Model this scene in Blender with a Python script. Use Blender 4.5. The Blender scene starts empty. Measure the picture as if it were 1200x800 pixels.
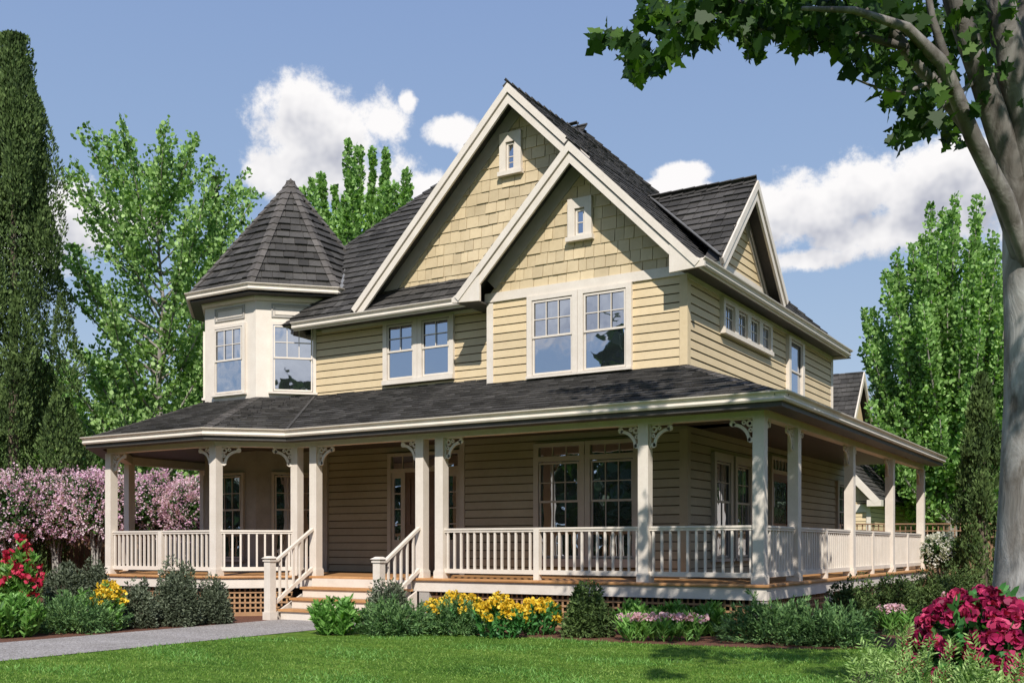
import bpy, math, random
import numpy as np
from math import sin, cos, tan, pi, radians, sqrt, atan, atan2, asin, hypot
from mathutils import Vector

sc = bpy.context.scene
COL = sc.collection
V3 = lambda *a: Vector(a)

# ------------------------------------------------------------------ camera
G = 1.43                       # eye height above the ground
F = 1230.7 / 1200.0
YAW = radians(31.6)
cd = bpy.data.cameras.new("camera"); cam = bpy.data.objects.new("camera", cd); COL.objects.link(cam)
cam.location = (0, 0, G); cam.rotation_euler = (pi/2, 0, YAW)
cd.sensor_width = 36; cd.lens = 36*F; cd.shift_y = 0.2; cd.clip_start = 0.1; cd.clip_end = 2000
sc.camera = cam
sc.view_settings.view_transform = 'Standard'; sc.view_settings.look = 'None'
sc.view_settings.exposure = 0; sc.view_settings.gamma = 1
sc.cycles.max_bounces = 4; sc.cycles.diffuse_bounces = 2; sc.cycles.transparent_max_bounces = 8
sc.cycles.caustics_reflective = False; sc.cycles.caustics_refractive = False

def at(px, D, py=None):
    """a place in the garden seen px across the picture at depth D metres (survey helper)"""
    k = (px-600)/1230.7
    p = V3(D*(-sin(YAW)+cos(YAW)*k), D*(cos(YAW)+sin(YAW)*k), 0)
    if py is not None: p.z = G+(640-py)/1230.7*D
    return p

# ------------------------------------------------------------------ materials
MATS = {}
def nt(name):
    m = bpy.data.materials.new(name); m.use_nodes = True
    t = m.node_tree; b = t.nodes['Principled BSDF']
    MATS[name] = m
    return m, t, b
def nd(t, typ, **kw):
    n = t.nodes.new(typ)
    for k, v in kw.items():
        if k.startswith('i_'): n.inputs[k[2:].replace('_', ' ')].default_value = v
        else: setattr(n, k, v)
    return n
def ramp(t, stops):
    r = t.nodes.new('ShaderNodeValToRGB'); e = r.color_ramp.elements
    e[0].position, e[0].color = stops[0][0], (*stops[0][1], 1)
    e[1].position, e[1].color = stops[-1][0], (*stops[-1][1], 1)
    for p, c in stops[1:-1]:
        x = e.new(p); x.color = (*c, 1)
    return r
def noise(t, scale, detail=4, rough=.55, vec=None, dist=0):
    n = t.nodes.new('ShaderNodeTexNoise'); n.inputs['Scale'].default_value = scale
    n.inputs['Detail'].default_value = detail; n.inputs['Roughness'].default_value = rough
    n.inputs['Distortion'].default_value = dist
    if vec is not None: t.links.new(vec, n.inputs['Vector'])
    return n
def obvec(t, scale=(1, 1, 1)):
    g = t.nodes.new('ShaderNodeNewGeometry'); m = t.nodes.new('ShaderNodeMapping')
    m.inputs['Scale'].default_value = scale
    t.links.new(g.outputs['Position'], m.inputs['Vector'])
    return m.outputs['Vector'], g
def mixc(t, fac, a, b, mode='MIX'):
    m = t.nodes.new('ShaderNodeMix'); m.data_type = 'RGBA'; m.blend_type = mode
    for sock, v in ((m.inputs[0], fac), (m.inputs[6], a), (m.inputs[7], b)):
        if isinstance(v, (int, float)): sock.default_value = v
        elif isinstance(v, tuple): sock.default_value = (*v, 1)
        else: t.links.new(v, sock)
    return m.outputs[2]
def bump(t, b, h, strength=.3, dist=.01):
    u = t.nodes.new('ShaderNodeBump'); u.inputs['Strength'].default_value = strength; u.inputs['Distance'].default_value = dist
    t.links.new(h, u.inputs['Height']); t.links.new(u.outputs['Normal'], b.inputs['Normal'])

def painted(name, c1, c2, rough=.55, scale=3, dirt=.25, grime=(.3, .26, .2), island=0, bstr=.12):
    m, t, b = nt(name)
    v, g = obvec(t)
    n1 = noise(t, scale, 5, .6, v); n2 = noise(t, scale*9, 4, .65, v)
    r = ramp(t, [(.3, c1), (.7, c2)]); t.links.new(n1.outputs['Fac'], r.inputs['Fac'])
    r2 = ramp(t, [(.45, (0, 0, 0)), (.85, (dirt,)*3)]); t.links.new(n2.outputs['Fac'], r2.inputs['Fac'])
    c = mixc(t, r2.outputs['Color'], r.outputs['Color'], grime)
    if island:
        rr = ramp(t, [(0, (1-island,)*3), (1, (1+island*.6,)*3)])
        t.links.new(g.outputs['Random Per Island'], rr.inputs['Fac'])
        c = mixc(t, 1.0, c, rr.outputs['Color'], 'MULTIPLY')
    t.links.new(c, b.inputs['Base Color']); b.inputs['Roughness'].default_value = rough
    vv, _ = obvec(t, (1, 1, .15)); n3 = noise(t, 60, 3, .6, vv)
    bump(t, b, n3.outputs['Fac'], bstr, .004)
    return m
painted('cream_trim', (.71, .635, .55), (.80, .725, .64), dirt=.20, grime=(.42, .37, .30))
painted('cream_shade_trim', (.37, .345, .315), (.44, .41, .375), dirt=.14)  # cream trim darkened: porch and eave shade put into the colour
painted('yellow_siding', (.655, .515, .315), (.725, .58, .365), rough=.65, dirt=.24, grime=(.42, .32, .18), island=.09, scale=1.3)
painted('shaded_siding', (.31, .275, .20), (.37, .33, .245), rough=.65, dirt=.2, grime=(.18, .14, .08), island=.08, scale=1.1)  # yellow siding darkened and dulled, with the porch shade in its colour
painted('yellow_shingle', (.58, .46, .285), (.70, .57, .37), rough=.7, dirt=.28, grime=(.40, .3, .17), island=.15, scale=1.5, bstr=.3)
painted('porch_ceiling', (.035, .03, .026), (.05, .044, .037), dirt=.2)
painted('soffit_shade', (.045, .041, .038), (.065, .06, .054), dirt=.15)  # near-black so that the colour itself carries the shade under the eaves
painted('deck_wood', (.42, .20, .075), (.60, .33, .14), rough=.5, scale=2.2, dirt=.35, grime=(.24, .12, .05), island=.15, bstr=.3)
painted('lattice_wood', (.36, .20, .10), (.48, .29, .15), rough=.7, dirt=.3, grime=(.2, .12, .06))
painted('lap_shadow', (.07, .05, .03), (.09, .065, .04), dirt=0)
painted('porch_turret_shade', (.24, .225, .21), (.32, .30, .28), dirt=.3, grime=(.12, .11, .10))  # cream turret wall greyed down, shade under the porch roof painted in
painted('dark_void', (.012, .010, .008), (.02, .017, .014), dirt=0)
painted('door_wood', (.10, .032, .016), (.16, .06, .03), rough=.35, scale=4, dirt=.2, grime=(.03, .02, .015))
painted('brown_door', (.10, .06, .04), (.16, .10, .07), rough=.4, scale=4, dirt=.2, grime=(.03, .02, .015))
painted('fence_wood', (.20, .105, .055), (.30, .175, .10), rough=.8, scale=2, dirt=.4, grime=(.10, .07, .05), island=.25, bstr=.4)
painted('metal_flashing', (.16, .16, .16), (.22, .22, .22), rough=.4, dirt=.2)
painted('brass', (.45, .30, .10), (.5, .35, .13), rough=.3, dirt=.1)
MATS['brass'].node_tree.nodes['Principled BSDF'].inputs['Metallic'].default_value = 1

def shake_mat(name, c1, c2, isl=.5):
    m, t, b = nt(name)
    v, g = obvec(t); n1 = noise(t, 1.1, 4, .6, v)
    v2, _ = obvec(t, (1, 1, 1)); n2 = noise(t, 26, 5, .7, v2)
    r = ramp(t, [(.25, c1), (.75, c2)]); t.links.new(n2.outputs['Fac'], r.inputs['Fac'])
    rr = ramp(t, [(0, (1-isl,)*3), (.5, (1, 1, 1)), (1, (1+isl,)*3)]); t.links.new(g.outputs['Random Per Island'], rr.inputs['Fac'])
    c = mixc(t, 1.0, r.outputs['Color'], rr.outputs['Color'], 'MULTIPLY')
    r3 = ramp(t, [(.35, (.75, .74, .72)), (.7, (1.25, 1.22, 1.2))]); t.links.new(n1.outputs['Fac'], r3.inputs['Fac'])
    c = mixc(t, 1.0, c, r3.outputs['Color'], 'MULTIPLY')
    t.links.new(c, b.inputs['Base Color']); b.inputs['Roughness'].default_value = .85
    b.inputs['Specular IOR Level'].default_value = .25
    bump(t, b, n2.outputs['Fac'], .5, .01)
shake_mat('roof_shake', (.048, .046, .044), (.086, .082, .078), .35)
shake_mat('ridge_cap', (.085, .078, .073), (.14, .13, .122), .25)

def glass_mat():
    m, t, b = nt('window_glass')
    v, g = obvec(t)
    b.inputs['Base Color'].default_value = (.012, .014, .016, 1); b.inputs['Roughness'].default_value = .3
    gl = nd(t, 'ShaderNodeBsdfGlossy'); gl.inputs['Roughness'].default_value = .012
    gl.inputs['Color'].default_value = (.78, .86, 1, 1)
    n = noise(t, 1.6, 2, .5, v); u = nd(t, 'ShaderNodeBump'); u.inputs['Strength'].default_value = .12; u.inputs['Distance'].default_value = .03
    t.links.new(n.outputs['Fac'], u.inputs['Height']); t.links.new(u.outputs['Normal'], gl.inputs['Normal'])
    mx = nd(t, 'ShaderNodeMixShader'); mx.inputs[0].default_value = .56
    t.links.new(b.outputs[0], mx.inputs[1]); t.links.new(gl.outputs[0], mx.inputs[2])
    t.links.new(mx.outputs[0], t.nodes['Material Output'].inputs['Surface'])
glass_mat()

def leaf_mat(name, dark, mid, light, trans=.35, rough=.5, clump=.9, spec=.3, isl=.6):
    m, t, b = nt(name)
    v, g = obvec(t)
    n1 = noise(t, clump, 3, .6, v)
    ad = nd(t, 'ShaderNodeMath', operation='MULTIPLY_ADD'); ad.inputs[1].default_value = isl
    t.links.new(g.outputs['Random Per Island'], ad.inputs[0])
    mu = nd(t, 'ShaderNodeMath', operation='MULTIPLY_ADD'); mu.inputs[1].default_value = 1.5-isl*1.1; mu.inputs[2].default_value = -.34+isl*.2-(.6-isl)*.3
    t.links.new(n1.outputs['Fac'], mu.inputs[0]); t.links.new(mu.outputs[0], ad.inputs[2])
    r = ramp(t, [(.12, dark), (.5, mid), (.9, light)]); t.links.new(ad.outputs[0], r.inputs['Fac'])
    t.links.new(r.outputs['Color'], b.inputs['Base Color']); b.inputs['Roughness'].default_value = rough
    b.inputs['Specular IOR Level'].default_value = spec
    tr = nd(t, 'ShaderNodeBsdfTranslucent')
    tc = mixc(t, 1.0, r.outputs['Color'], (1.1, 1.25, .5), 'MULTIPLY'); t.links.new(tc, tr.inputs['Color'])
    mx = nd(t, 'ShaderNodeMixShader'); mx.inputs[0].default_value = trans
    t.links.new(b.outputs[0], mx.inputs[1]); t.links.new(tr.outputs[0], mx.inputs[2])
    t.links.new(mx.outputs[0], t.nodes['Material Output'].inputs['Surface'])
leaf_mat('leaf_cypress', (.022, .045, .013), (.11, .175, .05), (.27, .38, .13), .15, .7, 1.7, .3, .4)
leaf_mat('leaf_birch', (.04, .10, .02), (.26, .44, .13), (.58, .78, .34))
leaf_mat('leaf_poplar', (.045, .11, .02), (.23, .42, .11), (.50, .72, .28))
leaf_mat('leaf_wood', (.012, .028, .010), (.03, .065, .02), (.07, .13, .035), .2)
leaf_mat('leaf_maple', (.012, .035, .008), (.035, .085, .016), (.12, .23, .035), .4, .5, spec=.25)
leaf_mat('leaf_lilac', (.03, .06, .02), (.06, .13, .035), (.12, .22, .06))
leaf_mat('bloom_lilac', (.55, .25, .46), (.88, .60, .78), (.97, .84, .91), .3, .7)
leaf_mat('leaf_box', (.03, .045, .022), (.085, .115, .06), (.19, .23, .13), .15, .6, 3)
leaf_mat('leaf_olive', (.035, .05, .028), (.105, .13, .08), (.23, .27, .18), .15, .6, 3)
leaf_mat('leaf_juniper', (.03, .07, .03), (.11, .22, .075), (.26, .42, .15), .2, .6, 3)
leaf_mat('leaf_pale_juniper', (.09, .16, .04), (.25, .40, .11), (.46, .62, .24), .25, .6, 3)
leaf_mat('leaf_bright', (.04, .12, .02), (.16, .36, .07), (.36, .60, .18), .3, .5, 3)
leaf_mat('leaf_rhodo', (.03, .11, .03), (.07, .24, .06), (.16, .40, .12), .25, .35, 3, .5)
leaf_mat('bloom_yellow', (.55, .28, .01), (.85, .55, .03), (.95, .75, .12), .25, .6, 6)
leaf_mat('bloom_red', (.28, .006, .025), (.55, .02, .07), (.74, .09, .16), .25, .6, 5)
leaf_mat('bloom_magenta', (.09, .004, .03), (.42, .018, .10), (.74, .10, .22), .25, .5, 5)
leaf_mat('bloom_pink', (.55, .28, .38), (.76, .46, .56), (.9, .68, .74), .3, .6, 5)
leaf_mat('bloom_white', (.62, .60, .56), (.80, .78, .74), (.9, .88, .86), .3, .6, 5)
leaf_mat('grass_blade', (.055, .135, .015), (.145, .285, .04), (.33, .45, .11), .3, .6, .8)

def bark_mat(name, c1, c2, c3, scale=6, zs=.35, bs=.6, dist=.02):
    m, t, b = nt(name)
    v, g = obvec(t, (1, 1, zs)); n1 = noise(t, scale, 6, .62, v, .6)
    r = ramp(t, [(.32, c1), (.5, c2), (.68, c3)]); t.links.new(n1.outputs['Fac'], r.inputs['Fac'])
    v2, _ = obvec(t, (1, 1, .8)); n2 = noise(t, scale*.35, 3, .5, v2)
    r2 = ramp(t, [(.45, (0, 0, 0)), (.62, (.55,)*3)]); t.links.new(n2.outputs['Fac'], r2.inputs['Fac'])
    c = mixc(t, r2.outputs['Color'], r.outputs['Color'], c1)
    t.links.new(c, b.inputs['Base Color']); b.inputs['Roughness'].default_value = .85
    bump(t, b, n1.outputs['Fac'], bs, dist)
bark_mat('bark_grey', (.13, .11, .09), (.30, .28, .25), (.46, .44, .41), 7)
bark_mat('bark_maple', (.12, .10, .08), (.33, .315, .295), (.52, .51, .495), 4.5, .4, .9, .03)
bark_mat('bark_limb_shaded', (.07, .058, .048), (.17, .155, .14), (.30, .285, .265), 5, .5, .9, .03)  # darker copy of the maple bark, crown shade put into the colour
bark_mat('bark_brown', (.05, .038, .028), (.12, .09, .065), (.19, .15, .11), 9)

def ground_mats():
    m, t, b = nt('lawn_grass')
    v, g = obvec(t); n1 = noise(t, .55, 5, .6, v); n2 = noise(t, 9, 5, .7, v)
    v3, _ = obvec(t, (.35, 1.6, 1)); n3 = noise(t, 1.5, 4, .6, v3)
    r = ramp(t, [(.3, (.055, .12, .018)), (.55, (.12, .225, .035)), (.75, (.24, .32, .08))]); t.links.new(n2.outputs['Fac'], r.inputs['Fac'])
    r1 = ramp(t, [(.35, (.62, .72, .6)), (.65, (1.3, 1.15, 1.1))]); t.links.new(n1.outputs['Fac'], r1.inputs['Fac'])
    c = mixc(t, 1.0, r.outputs['Color'], r1.outputs['Color'], 'MULTIPLY')
    r4 = ramp(t, [(.4, (.72, .8, .7)), (.62, (1.25, 1.18, 1.15))]); t.links.new(n3.outputs['Fac'], r4.inputs['Fac'])
    c = mixc(t, 1.0, c, r4.outputs['Color'], 'MULTIPLY')
    t.links.new(c, b.inputs['Base Color']); b.inputs['Roughness'].default_value = .9; b.inputs['Specular IOR Level'].default_value = .1
    n5 = noise(t, 60, 3, .7, v); bump(t, b, n5.outputs['Fac'], .8, .03)
    m, t, b = nt('mulch_bark')
    v, g = obvec(t); n1 = noise(t, 35, 5, .75, v); n2 = noise(t, 1.3, 3, .5, v)
    r = ramp(t, [(.3, (.07, .025, .013)), (.55, (.19, .075, .042)), (.75, (.34, .17, .11))]); t.links.new(n1.outputs['Fac'], r.inputs['Fac'])
    t.links.new(r.outputs['Color'], b.inputs['Base Color']); b.inputs['Roughness'].default_value = .95
    bump(t, b, n1.outputs['Fac'], 1, .04)
    m, t, b = nt('path_gravel')
    v, g = obvec(t); vo = nd(t, 'ShaderNodeTexVoronoi'); vo.inputs['Scale'].default_value = 70; t.links.new(v, vo.inputs['Vector'])
    bw = nd(t, 'ShaderNodeRGBToBW'); t.links.new(vo.outputs['Color'], bw.inputs[0])
    r = ramp(t, [(.2, (.17, .15, .14)), (.5, (.33, .30, .285)), (.85, (.52, .49, .47))]); t.links.new(bw.outputs[0], r.inputs['Fac'])
    n2 = noise(t, 1.5, 4, .6, v); r2 = ramp(t, [(.3, (.85, .84, .82)), (.7, (1.1, 1.1, 1.1))]); t.links.new(n2.outputs['Fac'], r2.inputs['Fac'])
    c = mixc(t, 1.0, r.outputs['Color'], r2.outputs['Color'], 'MULTIPLY')
    t.links.new(c, b.inputs['Base Color']); b.inputs['Roughness'].default_value = .9
    bump(t, b, vo.outputs['Distance'], .7, .008)
ground_mats()

# ------------------------------------------------------------------ object helpers
WLOC = {}
def tag(o, label=None, cat=None, group=None, kind=None):
    if label: o['label'] = label
    if cat: o['category'] = cat
    if group: o['group'] = group
    if kind: o['kind'] = kind
    return o
def thing(name, loc, label, cat, group=None):
    o = bpy.data.objects.new(name, None); o.empty_display_size = .3; COL.objects.link(o)
    o.location = loc; WLOC[o.name] = Vector(loc)
    return tag(o, label, cat, group)
def link(name, me, parent=None, wloc=None):
    o = bpy.data.objects.new(name, me); COL.objects.link(o)
    pw = WLOC[parent.name] if parent else V3(0, 0, 0)
    w = Vector(wloc) if wloc is not None else pw
    if parent: o.parent = parent; o.location = w-pw
    else: o.location = w
    WLOC[o.name] = w
    return o
class MB:
    def __init__(s): s.v = []; s.f = []
    def quad(s, *p):
        n = len(s.v); s.v += [Vector(q) for q in p]; s.f.append(tuple(range(n, n+len(p))))
    def hexa(s, c):                      # 8 corners: bottom 4 then top 4
        n = len(s.v); s.v += [Vector(q) for q in c]
        for f in ((3, 2, 1, 0), (4, 5, 6, 7), (0, 1, 5, 4), (1, 2, 6, 5), (2, 3, 7, 6), (3, 0, 4, 7)):
            s.f.append(tuple(n+i for i in f))
    def box(s, x0, x1, y0, y1, z0, z1):
        s.hexa([(x0, y0, z0), (x1, y0, z0), (x1, y1, z0), (x0, y1, z0), (x0, y0, z1), (x1, y0, z1), (x1, y1, z1), (x0, y1, z1)])
    def lbox(s, fr, u0, u1, n0, n1, z0, z1):     # box in a wall frame (O,U,N)
        O, U, N = fr; Z = V3(0, 0, 1)
        P = lambda u, n, z: O+U*u+N*n+Z*z
        s.hexa([P(u0, n1, z0), P(u1, n1, z0), P(u1, n0, z0), P(u0, n0, z0), P(u0, n1, z1), P(u1, n1, z1), P(u1, n0, z1), P(u0, n0, z1)])
    def bar(s, a, b, w, h, up=V3(0, 0, 1)):
        a = Vector(a); b = Vector(b); d = (b-a).normalized(); r = d.cross(up)
        if r.length < 1e-4: r = d.cross(V3(1, 0, 0))
        r.normalize(); u = r.cross(d).normalized()
        c = []
        for p in (a, b):
            c += [p-r*w/2-u*h/2, p+r*w/2-u*h/2, p+r*w/2+u*h/2, p-r*w/2+u*h/2]
        s.hexa(c)
    def prism(s, poly, N, t0, t1):        # extrude a planar polygon along N
        n = len(s.v); k = len(poly)
        s.v += [Vector(p)+N*t0 for p in poly]+[Vector(p)+N*t1 for p in poly]
        s.f.append(tuple(range(n+k-1, n-1, -1))); s.f.append(tuple(range(n+k, n+2*k)))
        for i in range(k):
            j = (i+1) % k; s.f.append((n+i, n+j, n+k+j, n+k+i))
    def tube(s, pts, rad, sides=6):
        pts = [Vector(p) for p in pts]; n0 = len(s.v); ref = V3(.31, .17, .93)
        for i, p in enumerate(pts):
            d = (pts[min(i+1, len(pts)-1)]-pts[max(i-1, 0)]).normalized()
            a = d.cross(ref)
            if a.length < .1: a = d.cross(V3(1, 0, 0))
            a.normalize(); b = d.cross(a)
            for k in range(sides):
                t = 2*pi*k/sides; s.v.append(p+(a*cos(t)+b*sin(t))*rad[i])
        for i in range(len(pts)-1):
            for k in range(sides):
                a = n0+i*sides+k; b = n0+i*sides+(k+1) % sides
                s.f.append((a, b, b+sides, a+sides))
        s.f.append(tuple(range(n0+(len(pts)-1)*sides, n0+len(pts)*sides)))
    def build(s, name, mat, parent=None, wloc=None, smooth=False, mat0=None):
        pw = Vector(wloc) if wloc is not None else (WLOC[parent.name] if parent else V3(0, 0, 0))
        me = bpy.data.meshes.new(name)
        me.from_pydata([tuple(v-pw) for v in s.v], [], s.f); me.update()
        me.materials.append(MATS[mat])
        if mat0: me.materials.append(MATS[mat0]); me.polygons[0].material_index = 1
        if smooth: me.polygons.foreach_set('use_smooth', [True]*len(me.polygons))
        return link(name, me, parent, pw)

def sweep(mb, path, prof, closed=False):
    """profile [(outward d, z)] swept round a horizontal path with mitred corners; outward = right of travel"""
    n = len(path); P = [Vector((p[0], p[1], 0)) for p in path]; M = []
    for i in range(n):
        ds = []
        if closed or i > 0: ds.append((P[i]-P[i-1]).normalized())
        if closed or i < n-1: ds.append((P[(i+1) % n]-P[i]).normalized())
        ns = [V3(d.y, -d.x, 0) for d in ds]
        m = ns[0] if len(ns) == 1 else (ns[0]+ns[1])/(1+ns[0].dot(ns[1]))
        M.append(m)
    k = len(prof); b = len(mb.v)
    for i in range(n):
        for d, z in prof: mb.v.append(V3(P[i].x+M[i].x*d, P[i].y+M[i].y*d, z))
    for i in range(n if closed else n-1):
        j = (i+1) % n
        for q in range(k):
            r = (q+1) % k
            mb.f.append((b+i*k+q, b+j*k+q, b+j*k+r, b+i*k+r))
    if not closed:
        mb.f.append(tuple(b+q for q in range(k))); mb.f.append(tuple(b+(n-1)*k+q for q in reversed(range(k))))

def clip(sub, cl):
    """Sutherland-Hodgman, cl convex CCW"""
    out = sub
    for i in range(len(cl)):
        a = cl[i]; b = cl[(i+1) % len(cl)]; inp = out; out = []
        if not inp: return []
        side = lambda p: (b[0]-a[0])*(p[1]-a[1])-(b[1]-a[1])*(p[0]-a[0])
        for j in range(len(inp)):
            p = inp[j]; q = inp[(j+1) % len(inp)]; sp = side(p); sq = side(q)
            if sp >= 0: out.append(p)
            if (sp >= 0) != (sq >= 0):
                t = sp/(sp-sq); out.append((p[0]+(q[0]-p[0])*t, p[1]+(q[1]-p[1])*t))
    return out
def tiles(mb, poly3, expo, w0, w1, thick, rng, V=None, gap=.006, jit=.01, eps=.004, vary=.35, base=True, groove=0):
    """cover a convex planar polygon with overlapping courses; first edge is the bottom edge"""
    P = [Vector(p) for p in poly3]
    N = (P[1]-P[0]).cross(P[2]-P[0]).normalized()
    if V is None:
        if N.z < 0: N = -N
        U = N.cross(V3(0, 0, 1)); U = -U.normalized(); V = N.cross(U).normalized()
        if V.z < 0: V = -V; U = -U
    U = V.cross(N).normalized()
    O = P[0]
    p2 = [((p-O).dot(U), (p-O).dot(V)) for p in P]
    ar = sum(p2[i][0]*p2[(i+1) % len(p2)][1]-p2[(i+1) % len(p2)][0]*p2[i][1] for i in range(len(p2)))
    if ar < 0: p2 = p2[::-1]
    u0 = min(p[0] for p in p2); u1 = max(p[0] for p in p2); v0 = min(p[1] for p in p2); v1 = max(p[1] for p in p2)
    if base: mb.quad(*[p-N*(.03 if groove else .012) for p in P])
    v = v0; row = 0
    while v < v1-1e-3:
        u = u0-rng.random()*w1 if w1 < 50 else u0
        while u < u1:
            w = rng.uniform(w0, w1) if w1 < 50 else (u1-u0+.01)
            j = rng.uniform(-jit, jit)
            g = gap if w1 < 50 else 0
            q = clip([(u+g, v+j+groove), (u+w-g, v+j+groove), (u+w-g, v+expo+jit), (u+g, v+expo+jit)], p2)
            u += w
            if len(q) < 3: continue
            a2 = abs(sum(q[i][0]*q[(i+1) % len(q)][1]-q[(i+1) % len(q)][0]*q[i][1] for i in range(len(q))))
            if a2 < 2e-4: continue
            th = thick*(1+rng.uniform(-vary, vary))
            n = len(mb.v); k = len(q)
            for (a, b) in q: mb.v.append(O+U*a+V*b+N*(eps+th*max(0, 1-(b-v)/expo)))
            for (a, b) in q: mb.v.append(O+U*a+V*b-N*.01)
            mb.f.append(tuple(range(n, n+k)))
            for i in range(k):
                jn = (i+1) % k; mb.f.append((n+k+i, n+k+jn, n+jn, n+i))
        v += expo; row += 1
def caps(mb, p0, p1, nA, nB, w=.13, step=.26, th=.03, lift=.03):
    """overlapping hip / ridge cap shingles from the low end p0 to the high end p1"""
    p0 = Vector(p0); p1 = Vector(p1); h = (p1-p0); L = h.length; h.normalize()
    def down(n, other):
        d = n.cross(h).normalized()
        if d.dot(other) < 0: d = -d
        return d
    dA = down(nA, nA-nB*nA.dot(nB)); dB = down(nB, nB-nA*nA.dot(nB))
    k = max(1, int(L/step)); st = L/k; up = (nA+nB).normalized()
    for i in range(k):
        a = p0+h*st*i; b = p0+h*(st*(i+1)+.03)
        for d, nn in ((dA, nA), (dB, nB)):
            A = a+up*(lift+th); B = b+up*lift; C = b+d*w+nn*lift; D = a+d*w+nn*(lift+th)
            mb.quad(A, B, C, D); mb.quad(A, D, D-nn*th, A-up*th); mb.quad(D, C, C-nn*lift, D-nn*(lift+th))

# ------------------------------------------------------------------ THE HOUSE
z = lambda r: r+G
Y0, X0 = 16.29, -5.39            # porch post lines
Y1, X1 = 18.39, -7.49            # gable wall, right wall
Y2 = 18.90                       # left upper wall
XL, YB = -19.5, 28.59
TX, TY, TA = -18.98, 20.0, 2.07  # turret
HS = TA*tan(pi/8)
rng = random.Random(7)
house = thing('victorian_house', (-12.5, 20, 0), 'large yellow two storey house with turret, gables and a wrap-around porch', 'house')
def fr(x, y, ang):               # wall frame: U to the right seen from outside, N outward
    a = radians(ang); U = V3(cos(a), sin(a), 0); return (V3(x, y, 0), U, V3(U.y, -U.x, 0))
FRONT, RIGHT, DIAG = 0, 90, 45
def P(f, u, zz, n=0): return f[0]+f[1]*u+f[2]*n+V3(0, 0, zz)

def siding(f, u0, u1, z0, z1, mat, label=None, expo=.17, name='wall', parent=None):
    mb = MB(); tiles(mb, [P(f, u0, z0), P(f, u1, z0), P(f, u1, z1), P(f, u0, z1)], expo, 99, 99, .019, rng, V=V3(0, 0, 1), jit=0, vary=.08, groove=.020)
    # long boards: vary by making two or three lengths would show joints, so courses stay whole
    return mb.build(name, mat, parent or house, mat0='lap_shadow')
# ground floor
DK = z(-.6)                      # deck top
siding(fr(-12.57, Y1, FRONT), 0, X1+12.57, DK, z(2.25), 'shaded_siding')
siding(fr(-17.2, Y2, FRONT), 0, 17.2-12.57, DK, z(2.25), 'shaded_siding')
siding(fr(X1, Y1, RIGHT), 0, 30.2-Y1, DK, z(2.25), 'shaded_siding')
# upper floor
siding(fr(-11.88, Y1, FRONT), 0, X1+11.88, z(3.2), z(5.10), 'yellow_siding')
siding(fr(-17.2, Y2, FRONT), 0, 17.2-11.88, z(3.3), z(5.12), 'yellow_siding')
siding(fr(X1, Y1, RIGHT), 0, YB-Y1, z(3.2), z(5.10), 'yellow_siding')
mb = MB()
mb.box(-11.88, -11.86, Y1, Y2, z(3.2), z(5.1)); mb.box(-12.57, -12.55, Y1, Y2, DK, z(2.25))
mb.quad((X1, YB, z(3)), (XL, YB, z(3)), (XL, YB, z(5.1)), (X1, YB, z(5.1)))
mb.quad((X1, 30.2, 0), (XL, 30.2, 0), (XL, 30.2, z(3)), (X1, 30.2, z(3)))
mb.quad((XL, Y2, 0), (XL, 30.2, 0), (XL, 30.2, z(3)), (XL, Y2, z(3)))
mb.quad((XL, Y2, z(3)), (XL, YB, z(3)), (XL, YB, z(5.1)), (XL, Y2, z(5.1)))
mb.quad((X1, YB, z(2.9)), (X1, 30.2, z(2.9)), (XL, 30.2, z(2.9)), (XL, YB, z(2.9)))
o = mb.build('rear_wall', 'yellow_siding', house)

# corner boards and friezes
def boards(specs, name, mat='cream_trim'):
    m = MB()
    for s_ in specs: m.box(*s_)
    return m.build(name, mat, house)
t_ = .03
boards([(X1-.13, X1+t_, Y1-t_, Y1+.002, z(3.2), z(5.1)), (X1+.004, X1+t_, Y1+.004, Y1+.13, z(3.2), z(5.1))], 'corner_board', 'yellow_siding')
boards([(-11.885-t_, -11.76, Y1-t_, Y1+.002, z(3.2), z(5.06)), (-11.885-t_, -11.887, Y1+.003, Y2-.02, z(3.2), z(5.1))], 'corner_board', 'cream_trim')
boards([(X1-.13, X1+t_, Y1-t_, Y1+.002, DK, z(2.2)), (X1+.004, X1+t_, Y1+.004, Y1+.13, DK, z(2.2))], 'corner_board', 'shaded_siding')
boards([(-12.60, -12.48, Y1-t_, Y1+.002, DK, z(2.2))], 'corner_board', 'cream_shade_trim')
boards([(-17.0, -16.72, Y2-.06, Y2+.0, DK, z(2.2))], 'corner_board', 'cream_shade_trim')
boards([(X1+.003, X1+t_, YB-.12, YB, z(3.2), z(5.1))], 'corner_board')
boards([(-11.95, X1+.045, Y1-.05, Y1-.001, z(5.065), z(5.25))], 'frieze_board')
boards([(-16.9, -11.93, Y2-.045, Y2-.001, z(5.06), z(5.125))], 'frieze_board')
boards([(X1+.001, X1+.045, Y1+.0, YB, z(5.0), z(5.085))], 'frieze_board')
boards([(X1+.001, X1+.04, YB-.0, YB+.03, z(3.2), z(5.0))], 'corner_board')

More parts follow.
